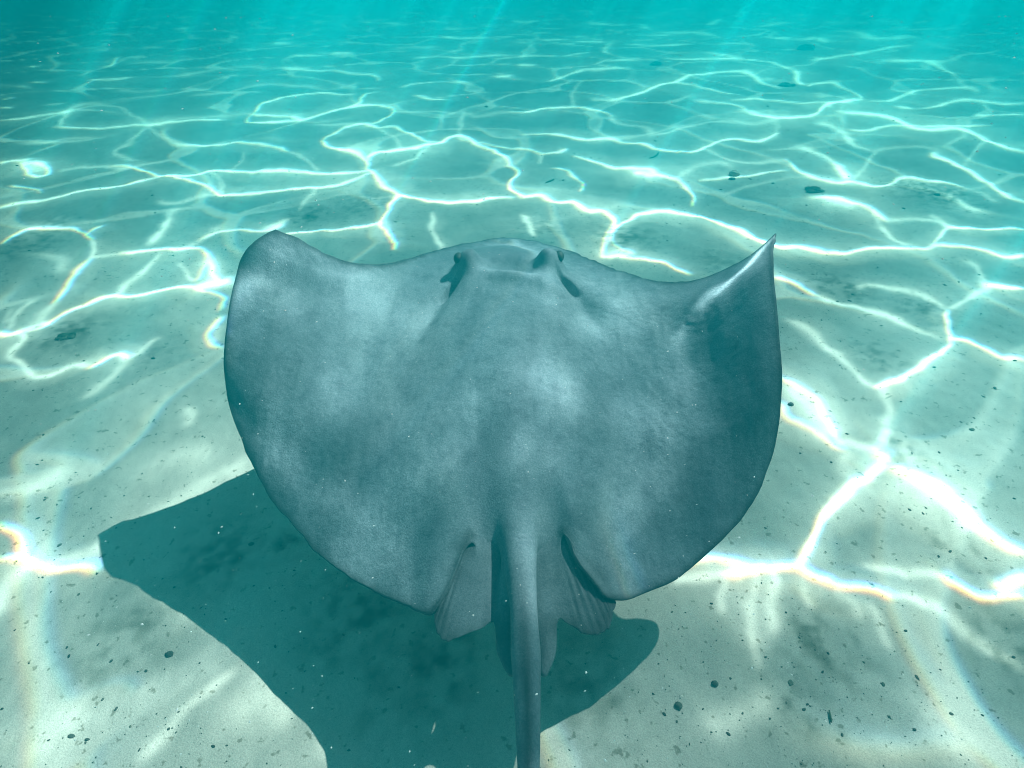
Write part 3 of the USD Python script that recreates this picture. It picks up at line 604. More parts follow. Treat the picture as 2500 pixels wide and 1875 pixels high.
Z = sand_height(X, Y)
sand_mat = usdkit.material(stage, "/World/Looks/sand", {
    "geo": ("geometry", {}),
    "grain": ("noise_texture", {"scale": 420.0, "detail": 3.0, "roughness": 0.7}),
    "patch": ("noise_texture", {"scale": 3.2, "detail": 6.0, "roughness": 0.62}),
    "patch_ramp": ("rgb_ramp", {"ramp": [(0.0, (0.50, 0.42, 0.35)), (0.40, (0.66, 0.55, 0.47)), (0.62, (0.80, 0.66, 0.575)), (1.0, (0.86, 0.73, 0.64))]}),
    "grain_ramp": ("rgb_ramp", {"ramp": [(0.0, (0.45, 0.45, 0.45)), (0.40, (0.80, 0.80, 0.80)), (0.58, (1.0, 1.0, 1.0)), (1.0, (1.2, 1.2, 1.2))]}),
    "speck": ("noise_texture", {"scale": 62.0, "detail": 2.0, "roughness": 0.6}),
    "speck_ramp": ("rgb_ramp", {"ramp": [(0.0, (0.30, 0.30, 0.26)), (0.30, (0.40, 0.39, 0.33)), (0.36, (1, 1, 1)), (1.0, (1, 1, 1))]}),
    "m1": ("mix", {"mix_type": "multiply", "fac": 0.9}),
    "m2": ("mix", {"mix_type": "multiply", "fac": 0.75}),
    "algae": ("attribute", {"attribute": "algae"}),
    "m3": ("mix", {"mix_type": "mix", "color2": (0.075, 0.085, 0.05)}),
    "bump": ("bump", {"strength": 0.4, "distance": 0.003}),
    "bsdf": ("principled_bsdf", {"roughness": 0.9, "specular_ior_level": 0.15})},
    [("geo.position", "grain.vector"), ("geo.position", "patch.vector"), ("geo.position", "speck.vector"),
     ("patch.fac", "patch_ramp.fac"), ("grain.fac", "grain_ramp.fac"), ("speck.fac", "speck_ramp.fac"),
     ("patch_ramp.color", "m1.color1"), ("grain_ramp.color", "m1.color2"), ("m1.color", "m2.color1"), ("speck_ramp.color", "m2.color2"),
     ("m2.color", "m3.color1"), ("algae.fac", "m3.fac"), ("m3.color", "bsdf.base_color"), ("grain.fac", "bump.height"), ("bump.normal", "bsdf.normal")],
    surface="bsdf.BSDF")
STAINS = [(0.05, 2.05, 0.10, 0.6), (-0.55, 0.745, 0.05, 0.8), (-0.43, 0.76, 0.022, 0.9), (-0.27, 0.645, 0.06, 0.9), (-0.30, 0.58, 0.035, 0.7), (-0.12, 0.52, 0.05, 0.8), (-0.10, 0.58, 0.03, 0.8), (-0.2, 0.5, 0.05, 0.5), (0.12, 0.50, 0.06, 0.5),
          *[(*at(px, py)[:2], size, k) for px, py, size, k in ((752, 520, 0.06, 0.9), (2053, 702, 0.07, 0.8), (2285, 470, 0.14, 0.8), (175, 815, 0.06, 0.7), (70, 600, 0.10, 0.6), (130, 560, 0.09, 0.5), (1530, 580, 0.09, 0.7), (1330, 560, 0.08, 0.5), (880, 500, 0.09, 0.6), (2010, 1560, 0.05, 0.6), (2440, 1560, 0.05, 0.6), (2330, 1350, 0.04, 0.5), (300, 1560, 0.06, 0.5), (1960, 1720, 0.05, 0.5), (2190, 1110, 0.05, 0.5), (1760, 640, 0.08, 0.4), (2250, 760, 0.07, 0.5), (2140, 880, 0.05, 0.6), (380, 860, 0.05, 0.4))]]
algae = np.zeros_like(X)
for sx, sy, size, k in STAINS:
    algae = np.maximum(algae, k * np.exp(-((X - sx) ** 2 + ((Y - sy) * 0.8) ** 2) / (2 * size ** 2)))
speckled = meshkit.fbm(np.stack([X * 45, Y * 45, 0 * X], -1), 3, 43)
algae = np.clip(algae * (0.25 + 2.6 * np.clip(speckled - 0.36, 0, 1)), 0, 0.9)
sand_prim = obj("sand", (np.stack([X, Y, Z], -1).reshape(-1, 3), quads), sand_mat)
UsdGeom.PrimvarsAPI(sand_prim).CreatePrimvar("algae", Sdf.ValueTypeNames.FloatArray, "vertex").Set(Vt.FloatArray.FromNumpy(algae.reshape(-1).astype(np.float32)))
tag(sand_prim, "pale rippled sand of the lagoon floor", None, kind="structure")

# ------------------------------------------------------------------ the water itself
lo, hi = np.array([-65, -55, -1.1]), np.array([65, 58, WATER_Z - 0.06])
haze = trimesh.creation.box(hi - lo)
haze.apply_translation((lo + hi) / 2)
haze_mat = usdkit.material(stage, "/World/Looks/sea_water", {
    "v": ("principled_volume", {"density": 0.435, "color": (0.001, 0.64, 0.70), "absorption_color": (0.0, 0.95, 0.97), "anisotropy": 0.0})}, volume="v.volume")
tag(obj("haze", haze, haze_mat, smooth=False), "turquoise haze of the sea water that fades the far sand", None, kind="stuff")

# ------------------------------------------------------------------ the stingray
LEAD = [(-1, 672, 560, .51), (-.93, 720, 582, .49), (-.84, 790, 617, .452), (-.72, 870, 643, .41), (-.56, 960, 640, .375), (-.36, 1060, 612, .345), (-.18, 1150, 592, .33),
        (0, 1245, 580, .322), (.18, 1340, 598, .33), (.36, 1430, 628, .345), (.54, 1530, 665, .37), (.72, 1640, 688, .405), (.84, 1740, 670, .445), (.93, 1820, 630, .48), (1, 1892, 570, .52)]
LEFT = [(0, 672, 560, .51), (.10, 622, 588, .50), (.25, 582, 650, .463), (.42, 562, 740, .42), (.58, 549, 830, .38), (.70, 546, 890, .352), (.82, 553, 960, .315), (.91, 570, 1025, .287), (1, 595, 1085, .262)]
RIGHT = [(0, 1892, 570, .52), (.08, 1886, 610, .512), (.25, 1890, 700, .475), (.45, 1900, 810, .43), (.66, 1908, 930, .378), (.80, 1904, 1010, .33), (.90, 1892, 1090, .285), (1, 1868, 1165, .25)]
TRAIL = [(-1, 595, 1085, .262), (-.9, 650, 1200, .22), (-.78, 720, 1290, .198), (-.62, 800, 1375, .185), (-.44, 900, 1438, .185), (-.27, 1000, 1483, .2), (-.185, 1052, 1500, .224), (-.16, 1068, 1482, .23),
         (-.125, 1110, 1400, .24), (-.105, 1136, 1335, .246), (-.085, 1150, 1300, .248), (-.065, 1176, 1385, .214), (0, 1262, 1410, .21), (.065, 1352, 1385, .214), (.085, 1376, 1292, .248), (.105, 1390, 1330, .246), (.125, 1436, 1410, .24), (.16, 1480, 1462, .226),
         (.185, 1500, 1466, .22), (.27, 1570, 1450, .198), (.44, 1650, 1415, .194), (.62, 1740, 1340, .202), (.78, 1815, 1262, .216), (.9, 1845, 1212, .233), (1, 1868, 1165, .25)]


def edge(spec, t):
    s = np.array([r[0] for r in spec])
    p = np.array([at(*r[1:]) for r in spec])
    return np.stack([PchipInterpolator(s, p[:, k])(t) for k in range(3)], -1)


NU, NV = 401, 261
u = np.linspace(-1, 1, NU)
u = 0.75 * u + 0.25 * np.sign(u) * np.abs(u) ** 1.6
v = np.linspace(0, 1, NV)
Lp, Tp, Ap, Bp = edge(LEAD, u), edge(TRAIL, u), edge(LEFT, v), edge(RIGHT, v)
s = ((u + 1) / 2)[None, :, None]
from scipy.ndimage import gaussian_filter1d
Tp_smooth = gaussian_filter1d(Tp, 42, axis=0, mode="nearest")
Tp_smooth += (Tp - Tp_smooth) * np.abs(u[:, None]) ** 10
Lp_smooth = gaussian_filter1d(Lp, 10, axis=0, mode="nearest")
Lp_smooth += (Lp - Lp_smooth) * np.abs(u[:, None]) ** 10
vv = v[:, None, None]
mid = (1 - vv) * Lp_smooth[None] + vv * Tp_smooth[None] + (1 - vv) ** 8 * (Lp - Lp_smooth)[None] + vv ** 9 * (Tp - Tp_smooth)[None] + (1 - s) * Ap[:, None] + s * Bp[:, None] - ((1 - s) * (1 - vv) * Lp[0] + s * (1 - vv) * Lp[-1] + (1 - s) * vv * Tp[0] + s * vv * Tp[-1])
U, V = np.meshgrid(u, v)
inner = (1 - U ** 2) ** 1.2 * np.sin(np.pi * V) ** 0.8
x, y = mid[..., 0], mid[..., 1]
# wings dip outside the trunk before they sweep up
mid[..., 2] -= 0.034 * np.exp(-((U - 0.80) / 0.15) ** 2) * np.sin(np.pi * V ** 0.75) ** 2 * (1 - np.abs(U) ** 8)
mid[..., 2] += 0.015 * np.exp(-((U + 0.75) / 0.25) ** 2) * np.sin(np.pi * V ** 0.8) ** 2 * (1 - np.abs(U) ** 4)
gx = lambda c, w: np.exp(-((x - c) / w) ** 2)
gy = lambda c, w: np.exp(-((y - c) / w) ** 2)
sm = lambda a, b, t: np.clip((t - a) / (b - a), 0, 1) ** 2 * (3 - 2 * np.clip((t - a) / (b - a), 0, 1))
fade = sm(0, 0.16, V) * sm(0, 0.12, 1 - V)
trunk = (0.062 * gx(0, 0.24) + 0.022 * gx(0.0, 0.12)) * sm(0.0, 0.30, V) * (1 - 0.7 * sm(0.45, 1.0, V)) + 0.022 * gx(0.006, 0.05) * sm(0.55, 0.88, V)
trunk *= 1 - 0.9 * sm(0.86, 1.0, V)
mid[..., 2] += trunk
E_Z = 0.408
EYES = [at(1138, 622, E_Z), at(1346, 624, E_Z)]
head = np.zeros_like(x)
yc = (EYES[0][1] + EYES[1][1]) / 2
for sgn, e in zip((-1, 1), EYES):
    # a broad knob for each eye, with a low shoulder running back from it
    bump = np.exp(-(((x - e[0] + sgn * 0.002) / 0.029) ** 2 + ((y - e[1]) / 0.036) ** 2) ** 1.6)
    tail_ = np.exp(-(((x - e[0] + sgn * 0.012) / 0.026) ** 2)) * np.exp(-((y - (e[1] - 0.06)) / 0.055) ** 2)
    head += 0.036 * bump + 0.012 * tail_
    # the breathing slit slants outwards and back from behind the eye; a furrow trails from it
    sx, sy = e[0] + sgn * 0.030, e[1] - 0.066
    along, across = (x - sx) * sgn * 0.57 - (y - sy) * 0.82, (x - sx) * 0.82 + (y - sy) * sgn * 0.57
    head -= 0.022 * np.exp(-((along / 0.030) ** 2 + (across / 0.0095) ** 2) ** 1.6)
    fx = e[0] + sgn * (0.040 + 0.32 * np.clip(e[1] - 0.08 - y, 0, 0.3))
    head -= 0.012 * np.exp(-((x - fx) / 0.020) ** 2) * sm(e[1] - 0.28, e[1] - 0.12, y) * sm(e[1] - 0.05, e[1] - 0.10, y)
# the brow: a rounded edge that slants across behind the eyes, with a hollow in front of it
head += 0.016 * np.exp(-((y - (yc - 0.070 - 0.38 * x)) / 0.024) ** 2) * gx(0.012, 0.075)
head -= 0.018 * np.exp(-((y - (yc - 0.010 - 0.2 * x)) / 0.038) ** 2) * gx(0, 0.05)
head += 0.010 * np.exp(-(((x) / 0.020) ** 2 + ((y - Lp[NU // 2][1] + 0.02) / 0.04) ** 2))
mid[..., 2] += head * sm(0, 0.05, V)
# long shallow muscle folds along the wings and slow unevenness
ripple = meshkit.fbm(np.stack([x * 26, y * 5, 0 * x], -1), 3, 51) - 0.5
mid[..., 2] += 0.008 * ripple * fade * np.abs(U) ** 0.7 + 0.010 * (meshkit.fbm(np.stack([x * 9, y * 9, 0 * x], -1), 3, 52) - 0.5) * fade
mid[..., 2] += 0.0009 * (meshkit.noise(np.stack([x * 150, y * 150, 0 * x], -1), 53) - 0.5) * fade
# the rim wavers
wav = 0.0075 * (meshkit.fbm(np.stack([x * 38, y * 38, 0 * x], -1), 3, 55) - 0.5)
mid[..., 0] += wav * (1 - fade)
mid[..., 2] += wav * (1 - fade)
du, dv = np.gradient(mid, axis=1), np.gradient(mid, axis=0)
nrm = np.cross(du, -dv)
nrm /= np.linalg.norm(nrm, axis=-1, keepdims=True) + 1e-12
nrm *= np.sign(nrm[..., 2:3].mean())
nrm = np.stack([gaussian_filter(nrm[..., k], 3, mode="nearest") for k in range(3)], -1)
du_edge = np.minimum(1 - np.abs(U), 1) * 0.5
rim = np.minimum(np.minimum(V * 0.9, (1 - V) * 0.75), (1 - np.abs(U)) * 0.55)
thick = 0.0045 * np.sqrt(np.clip(rim / 0.012, 0, 1)) + 0.02 * np.clip(rim / 0.25, 0, 1) + 0.075 * gx(0, 0.15) * sm(0.05, 0.4, V) * (1 - 0.95 * sm(0.5, 1, V))
upper = mid
lower = mid - nrm * thick[..., None]


def closed_sheet(top, bottom):
    n, m = top.shape[:2]
    i = np.arange(n * m).reshape(n, m)
    border = np.zeros((n, m), bool)
    border[0], border[-1], border[:, 0], border[:, -1] = True, True, True, True
    j = i + n * m
    quad = lambda k: np.stack([k[:-1, :-1], k[:-1, 1:], k[1:, 1:], k[1:, :-1]], -1).reshape(-1, 4)
    ring = np.r_[i[0, :-1], i[:-1, -1], i[-1, :0:-1], i[:0:-1, 0]]
    nxt = np.roll(ring, -1)
    side = np.stack([ring, nxt, nxt + n * m, ring + n * m], 1)
    q = np.vstack([quad(i)[:, ::-1], quad(j), side])
    t = np.vstack([q[:, [0, 1, 2]], q[:, [0, 2, 3]]])
    mesh = trimesh.Trimesh(np.vstack([top.reshape(-1, 3), bottom.reshape(-1, 3)]), t, process=False)
    mesh.merge_vertices(digits_vertex=7)
    mesh.update_faces(mesh.nondegenerate_faces())
    if mesh.volume < 0:
        mesh.invert()
    return mesh


disc = closed_sheet(upper, np.where(rim[..., None] <= 1e-9, mid - nrm * 0.0035, lower))

# tail: a tapering whip, seen from just behind and above
TAIL = [(1262, 1050, .240, 40), (1264, 1180, .262, 50), (1266, 1300, .276, 54), (1276, 1400, .274, 47), (1281, 1500, .269, 41.5), (1285, 1600, .265, 36.5), (1288, 1700, .261, 32.5), (1290, 1800, .258, 29.5), (1291, 1875, .255, 27.5)]
cen, rad = [], []
for px, py, z, half in TAIL:
    c = at(px, py, z)
    cen.append(c)
    rad.append(abs(at(px + half, py, z)[0] - c[0]))
cen, rad = np.array(cen), np.array(rad)
last = cen[-1]
for k, (dy, r) in enumerate([(0.12, 0.8), (0.26, 0.62), (0.42, 0.45), (0.6, 0.28), (0.75, 0.12)]):
    cen = np.vstack([cen, last + [0.012 * (k + 1) ** 1.3, -dy, -0.012 * (k + 1)]])
    rad = np.r_[rad, rad[8] * r]
dist = np.r_[0, np.cumsum(np.linalg.norm(np.diff(cen, axis=0), axis=1))]
tt = np.linspace(0, dist[-1], 150)
cs = np.stack([PchipInterpolator(dist, cen[:, k])(tt) for k in range(3)], 1)
rs = PchipInterpolator(dist, rad)(tt)
phi = np.linspace(0, 2 * np.pi, 40, endpoint=False)
rings = []
for c, r, q in zip(cs, rs, tt):
    h = r * (0.55 + 0.35 * min(1, q / 0.25))
    keel = 0.10 * r * np.exp(-((phi - np.pi / 2) / 0.35) ** 2)
    rings.append(np.stack([c[0] + r * np.cos(phi), np.full(40, c[1]), c[2] - h + (h * np.sin(phi) + keel)], 1))
rings = np.array(rings)
k = np.arange(rings.shape[0] * 40).reshape(-1, 40)
q = np.stack([k[:-1], np.roll(k[:-1], -1, 1), np.roll(k[1:], -1, 1), k[1:]], -1).reshape(-1, 4)
tv = np.vstack([rings.reshape(-1, 3), rings[0].mean(0), rings[-1].mean(0)])
n0 = len(tv) - 2
cap = np.vstack([[(n0, (a + 1) % 40, a) for a in range(40)], [(n0 + 1, k[-1, a], k[-1, (a + 1) % 40]) for a in range(40)]])
tail = trimesh.Trimesh(tv, np.vstack([q[:, [0, 1, 2]], q[:, [0, 2, 3]], cap]), process=False)
tail.fix_normals()


def fin(root, rim_pts, folds, seed, amp=0.004, z_in=0.0):
    """A pelvic fin: a fan of folds from a root line to a ragged rim; both lines run from the tail outwards."""
    root, rim_pts = np.array([at(*r) for r in root]), np.array([at(*r) for r in rim_pts])
    n, m = 121, 61
    t, w = np.linspace(0, 1, n), np.linspace(0, 1, m)
    line = lambda p: np.stack([PchipInterpolator(np.linspace(0, 1, len(p)), p[:, a])(t) for a in range(3)], 1)
    a, b = line(root), line(rim_pts)
    P = a[None] * (1 - w)[:, None, None] + b[None] * w[:, None, None]
    T, W = np.meshgrid(t, w)
    wob = meshkit.fbm(np.stack([T * 5, W * 2.0, 0 * T], -1), 2, seed) * 0.25
    P[..., 2] += amp * np.sin(2 * np.pi * folds * (T ** 0.9) + 6 * wob) * np.sin(np.pi * np.clip(W, 0, 1)) ** 0.5 * np.sin(np.pi * T) ** 0.4
    P[..., 2] += 0.010 * np.sin(np.pi * W) * np.sin(np.pi * T)
    rag = 0.006 * (meshkit.fbm(np.stack([T * 34, 0 * T, 0 * T], -1), 3, seed + 1) - 0.5) * W ** 6
    P[..., 1] += rag
    th = 0.002 + 0.008 * (1 - W) * np.sin(np.pi * T) ** 0.5
    low = P.copy()
    low[..., 2] -= th
    return closed_sheet(P, low)


FIN_Z = .218
fin_l = fin([(1250, 1225, .228), (1216, 1228, .229), (1186, 1236, .230), (1162, 1250, .238), (1146, 1275, .241)],
            [(1285, 1545, FIN_Z), (1226, 1530, FIN_Z), (1196, 1544, FIN_Z), (1160, 1560, FIN_Z), (1124, 1567, FIN_Z), (1092, 1564, FIN_Z), (1070, 1550, FIN_Z), (1062, 1525, FIN_Z), (1060, 1500, FIN_Z), (1052, 1475, .215), (1080, 1400, .225), (1118, 1325, .237)], 13, 61, 0.0008)
fin_r = fin([(1280, 1225, .228), (1314, 1228, .229), (1344, 1236, .230), (1366, 1250, .238), (1384, 1275, .241)],
            [(1270, 1500, FIN_Z), (1340, 1518, FIN_Z), (1362, 1530, FIN_Z), (1398, 1532, FIN_Z), (1432, 1548, FIN_Z), (1462, 1546, FIN_Z), (1484, 1534, FIN_Z), (1494, 1514, FIN_Z), (1496, 1492, FIN_Z), (1504, 1470, .215), (1462, 1400, .225), (1410, 1325, .237)], 15, 67, 0.0010)


def capsule_chain(points):
    """A tapering limb through points (px, py, z, radius in m)."""
    joints = [(at(*p[:3]), p[3]) for p in points]
    balls = [manifold3d.Manifold.sphere(r, 24).translate(list(map(float, c))) for c, r in joints]
    whole = manifold3d.Manifold()
    for a, b in zip(balls[:-1], balls[1:]):
        whole = whole + manifold3d.Manifold.batch_hull([a, b])
    return whole


clasp_l = capsule_chain([(1236, 1400, .225, .012), (1230, 1500, .212, .010), (1216, 1575, .214, .0125), (1224, 1604, .212, .0115), (1248, 1642, .21, .005)])
clasp_r = capsule_chain([(1328, 1400, .225, .012), (1336, 1500, .212, .010), (1350, 1575, .214, .0125), (1346, 1604, .212, .0115), (1328, 1642, .21, .005)])


def solid(mesh):
    m = manifold3d.Manifold(manifold3d.Mesh(np.asarray(mesh.vertices, np.float32), np.asarray(mesh.faces, np.uint32)))
    return m


parts = [solid(disc), solid(tail), solid(fin_l), solid(fin_r)]
print("solids", [p.status() for p in parts])
body = parts[0]
for p in parts[1:] + [clasp_l, clasp_r]:
    body = body + p
bm = body.to_mesh()
body_mesh = trimesh.Trimesh(bm.vert_properties[:, :3], bm.tri_verts, process=False)
# the tail's root and the fins' roots flow out of the trunk
import scipy.sparse as sp
V_ = body_mesh.vertices.copy()
edges = body_mesh.edges_unique
A_ = sp.coo_matrix((np.ones(2 * len(edges)), (np.r_[edges[:, 0], edges[:, 1]], np.r_[edges[:, 1], edges[:, 0]])), shape=(len(V_), len(V_))).tocsr()
A_ = sp.diags(1 / np.maximum(np.asarray(A_.sum(1)).ravel(), 1)) @ A_
soften = sm(0.40, 0.47, V_[:, 1]) * (1 - sm(0.66, 0.76, V_[:, 1])) * (1 - sm(0.055, 0.085, np.abs(V_[:, 0])))
for _ in range(70):
    V_ += (0.5 * soften)[:, None] * (A_ @ V_ - V_)
body_mesh.vertices = V_
print("ray triangles", len(body_mesh.faces), body_mesh.bounds.round(3).tolist())

skin = usdkit.material(stage, "/World/Looks/ray_skin", {
    "geo": ("geometry", {}),
    "stretch": ("mapping", {"scale": (1.0, 0.30, 1.0)}),
    "cloud": ("noise_texture", {"scale": 7.0, "detail": 5.0, "roughness": 0.6, "distortion": 0.4}),
    "cloud_ramp": ("rgb_ramp", {"ramp": [(0.0, (0.088, 0.110, 0.132)), (0.34, (0.147, 0.178, 0.205)), (0.5, (0.202, 0.238, 0.268)), (0.66, (0.262, 0.30, 0.325)), (1.0, (0.35, 0.38, 0.40))]}),
    "grain": ("noise_texture", {"scale": 330.0, "detail": 3.0, "roughness": 0.75}),
    "grain_ramp": ("rgb_ramp", {"ramp": [(0.0, (0.3, 0.3, 0.3)), (0.40, (0.76, 0.76, 0.76)), (0.56, (1, 1, 1)), (0.72, (1.35, 1.35, 1.35)), (1.0, (1.9, 1.9, 1.9))]}),
    "mottle": ("noise_texture", {"scale": 38.0, "detail": 4.0, "roughness": 0.7}),
    "mottle_ramp": ("rgb_ramp", {"ramp": [(0.0, (0.6, 0.6, 0.62)), (0.38, (0.8, 0.8, 0.82)), (0.5, (1, 1, 1)), (1.0, (1.1, 1.1, 1.1))]}),
    "mark": ("attribute", {"attribute": "marking"}),
    "m1": ("mix", {"mix_type": "multiply", "fac": 0.9}),
    "m2": ("mix", {"mix_type": "multiply", "fac": 0.9}),
    "m3": ("mix", {"mix_type": "multiply", "fac": 1.0}),
    "bump": ("bump", {"strength": 0.5, "distance": 0.002}),
    "bsdf": ("principled_bsdf", {"roughness": 0.7, "specular_ior_level": 0.18})},
    [("geo.position", "stretch.vector"), ("stretch.vector", "cloud.vector"), ("geo.position", "grain.vector"), ("geo.position", "mottle.vector"),
     ("cloud.fac", "cloud_ramp.fac"), ("grain.fac", "grain_ramp.fac"), ("mottle.fac", "mottle_ramp.fac"),
     ("cloud_ramp.color", "m1.color1"), ("grain_ramp.color", "m1.color2"), ("m1.color", "m2.color1"), ("mottle_ramp.color", "m2.color2"),
     ("m2.color", "m3.color1"), ("mark.color", "m3.color2"), ("m3.color", "bsdf.base_color"), ("grain.fac", "bump.height"), ("bump.normal", "bsdf.normal")],
    surface="bsdf.BSDF")
eye_mat = usdkit.material(stage, "/World/Looks/ray_eye", {
    "n": ("noise_texture", {"scale": 120.0, "detail": 2.0}),
    "r": ("rgb_ramp", {"ramp": [(0.3, (0.012, 0.014, 0.016)), (0.7, (0.05, 0.055, 0.05))]}),
    "p": ("principled_bsdf", {"roughness": 0.6, "specular_ior_level": 0.2})}, [("n.fac", "r.fac"), ("r.color", "p.base_color")], surface="p.BSDF")
#DUMP
ray = thing("stingray", "large grey stingray gliding away over the pale sand with wing tips raised", "stingray")
obj("body", body_mesh, skin, str(ray.GetPath()), smooth=50)
for sgn, e in zip((-1, 1), EYES):
    top = body_mesh.vertices[np.hypot(body_mesh.vertices[:, 0] - e[0], body_mesh.vertices[:, 1] - e[1]) < 0.01][:, 2].max()
    ball = trimesh.creation.icosphere(3, 1.0)
    ball.apply_scale([0.0105, 0.016, 0.0115])
    ball.apply_translation([e[0] + sgn * 0.0165, e[1] - 0.002, top - 0.0185])
    obj("eye", ball, eye_mat, str(ray.GetPath()))

# the ray's own markings: a dark rim, dark fin borders and a darker stripe along the tail
body_prim = UsdGeom.Mesh.Get(stage, str(ray.GetPath()) + "/body")
pts = np.array(body_prim.GetPointsAttr().Get(), float)
from scipy.spatial import cKDTree
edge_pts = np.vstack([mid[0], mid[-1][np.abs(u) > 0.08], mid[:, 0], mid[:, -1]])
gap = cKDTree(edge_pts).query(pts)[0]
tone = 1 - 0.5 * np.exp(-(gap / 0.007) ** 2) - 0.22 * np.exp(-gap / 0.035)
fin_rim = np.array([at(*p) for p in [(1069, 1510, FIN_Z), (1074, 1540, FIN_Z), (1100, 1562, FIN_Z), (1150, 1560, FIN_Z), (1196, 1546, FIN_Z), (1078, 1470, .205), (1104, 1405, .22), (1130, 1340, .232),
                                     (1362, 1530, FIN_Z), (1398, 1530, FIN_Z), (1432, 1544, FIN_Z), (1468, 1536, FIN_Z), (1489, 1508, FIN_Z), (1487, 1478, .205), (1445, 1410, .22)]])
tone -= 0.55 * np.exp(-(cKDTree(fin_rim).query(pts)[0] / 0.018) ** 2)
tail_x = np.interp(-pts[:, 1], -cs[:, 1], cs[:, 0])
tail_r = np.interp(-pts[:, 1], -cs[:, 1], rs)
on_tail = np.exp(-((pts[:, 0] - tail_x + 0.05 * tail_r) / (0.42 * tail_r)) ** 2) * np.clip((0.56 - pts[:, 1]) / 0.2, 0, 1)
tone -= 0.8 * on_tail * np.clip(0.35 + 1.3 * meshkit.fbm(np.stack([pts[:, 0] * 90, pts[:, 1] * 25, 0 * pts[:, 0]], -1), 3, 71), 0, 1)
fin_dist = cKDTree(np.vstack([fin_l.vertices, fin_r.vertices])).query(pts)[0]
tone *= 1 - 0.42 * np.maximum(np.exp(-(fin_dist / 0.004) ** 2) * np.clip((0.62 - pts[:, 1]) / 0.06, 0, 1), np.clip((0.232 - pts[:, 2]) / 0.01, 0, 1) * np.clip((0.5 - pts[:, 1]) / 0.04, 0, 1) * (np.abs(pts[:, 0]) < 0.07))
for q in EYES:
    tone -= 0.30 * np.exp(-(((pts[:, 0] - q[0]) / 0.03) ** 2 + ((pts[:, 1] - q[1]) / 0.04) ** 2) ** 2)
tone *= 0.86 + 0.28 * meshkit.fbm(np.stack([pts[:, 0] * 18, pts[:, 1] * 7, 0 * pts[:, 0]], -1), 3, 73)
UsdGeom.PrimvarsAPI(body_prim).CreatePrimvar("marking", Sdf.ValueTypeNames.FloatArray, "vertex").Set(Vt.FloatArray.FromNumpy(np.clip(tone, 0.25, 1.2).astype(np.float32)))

# ------------------------------------------------------------------ things lying on the sand
stone_mat = usdkit.material(stage, "/World/Looks/dark_stone", {
    "info": ("object_info", {}),
    "co": ("texture_coordinate", {}),
    "n": ("noise_texture", {"scale": 90.0, "detail": 4.0, "roughness": 0.7}),
    "a": ("rgb_ramp", {"ramp": [(0.25, (0.035, 0.040, 0.034)), (0.55, (0.09, 0.095, 0.08)), (0.8, (0.22, 0.20, 0.16))]}),
    "b": ("rgb_ramp", {"ramp": [(0.0, (0.6, 0.6, 0.6)), (0.7, (1.0, 1.0, 1.0)), (1.0, (2.2, 2.0, 1.7))]}),
    "m": ("mix", {"mix_type": "multiply", "fac": 1.0}),
    "p": ("principled_bsdf", {"roughness": 0.85, "specular_ior_level": 0.2})},
    [("co.object", "n.vector"), ("n.fac", "a.fac"), ("info.random", "b.fac"), ("a.color", "m.color1"), ("b.color", "m.color2"), ("m.color", "p.base_color")], surface="p.BSDF")
brown_mat = usdkit.material(stage, "/World/Looks/brown_stone", {
    "co": ("texture_coordinate", {}),
    "n": ("noise_texture", {"scale": 70.0, "detail": 4.0, "roughness": 0.7}),
    "a": ("rgb_ramp", {"ramp": [(0.3, (0.13, 0.075, 0.045)), (0.7, (0.34, 0.23, 0.15))]}),
    "p": ("principled_bsdf", {"roughness": 0.85})},
    [("co.object", "n.vector"), ("n.fac", "a.fac"), ("a.color", "p.base_color")], surface="p.BSDF")
algae_mat = usdkit.material(stage, "/World/Looks/algae_rock", {
    "co": ("texture_coordinate", {}),
    "n": ("noise_texture", {"scale": 45.0, "detail": 5.0, "roughness": 0.7}),
    "a": ("rgb_ramp", {"ramp": [(0.3, (0.025, 0.04, 0.025)), (0.5, (0.085, 0.10, 0.06)), (0.7, (0.26, 0.25, 0.17))]}),
    "p": ("principled_bsdf", {"roughness": 0.95, "specular_ior_level": 0.1})},
    [("co.object", "n.vector"), ("n.fac", "a.fac"), ("a.color", "p.base_color")], surface="p.BSDF")


def sand_top(x, y):
    return float(sand_height(np.array([x], float), np.array([y], float))[0])


def rock(size, seed, flat=0.6, rough=0.3, level=2):
    m = trimesh.creation.icosphere(level, 1.0)
    r = np.random.default_rng(seed)
    f = meshkit.fbm(m.vertices * 1.7 + r.uniform(0, 50, 3), 3, seed)
    m.vertices *= (1 + rough * 2 * (f - 0.5))[:, None]
    m.apply_scale([size * r.uniform(0.8, 1.25), size * r.uniform(0.7, 1.0), size * flat])
    return m


def put_rock(name, label, category, px, py, size, mat, seed, flat=0.6, rough=0.35, knobs=1):
    """A stone, or a heap of knobs, standing where it lies on the sand."""
    p = at(px, py, 0.01)
    t = thing(name, label, category, (p[0], p[1], sand_top(p[0], p[1]) - 0.12 * size))
    r = np.random.default_rng(seed)
    pieces = []
    for k in range(knobs):
        m = rock(size if k == 0 else size * r.uniform(0.3, 0.6), seed + k, flat, rough, 3 if k == 0 else 2)
        if k:
            a = r.uniform(0, 2 * np.pi)
            m.apply_translation([size * 0.95 * np.cos(a), size * 0.8 * np.sin(a), size * 0.1])
        m.apply_translation([0, 0, size * flat * 0.35])
        pieces.append(m)
    obj(category, trimesh.util.concatenate(pieces), mat, str(t.GetPath()), smooth=40)
    return t


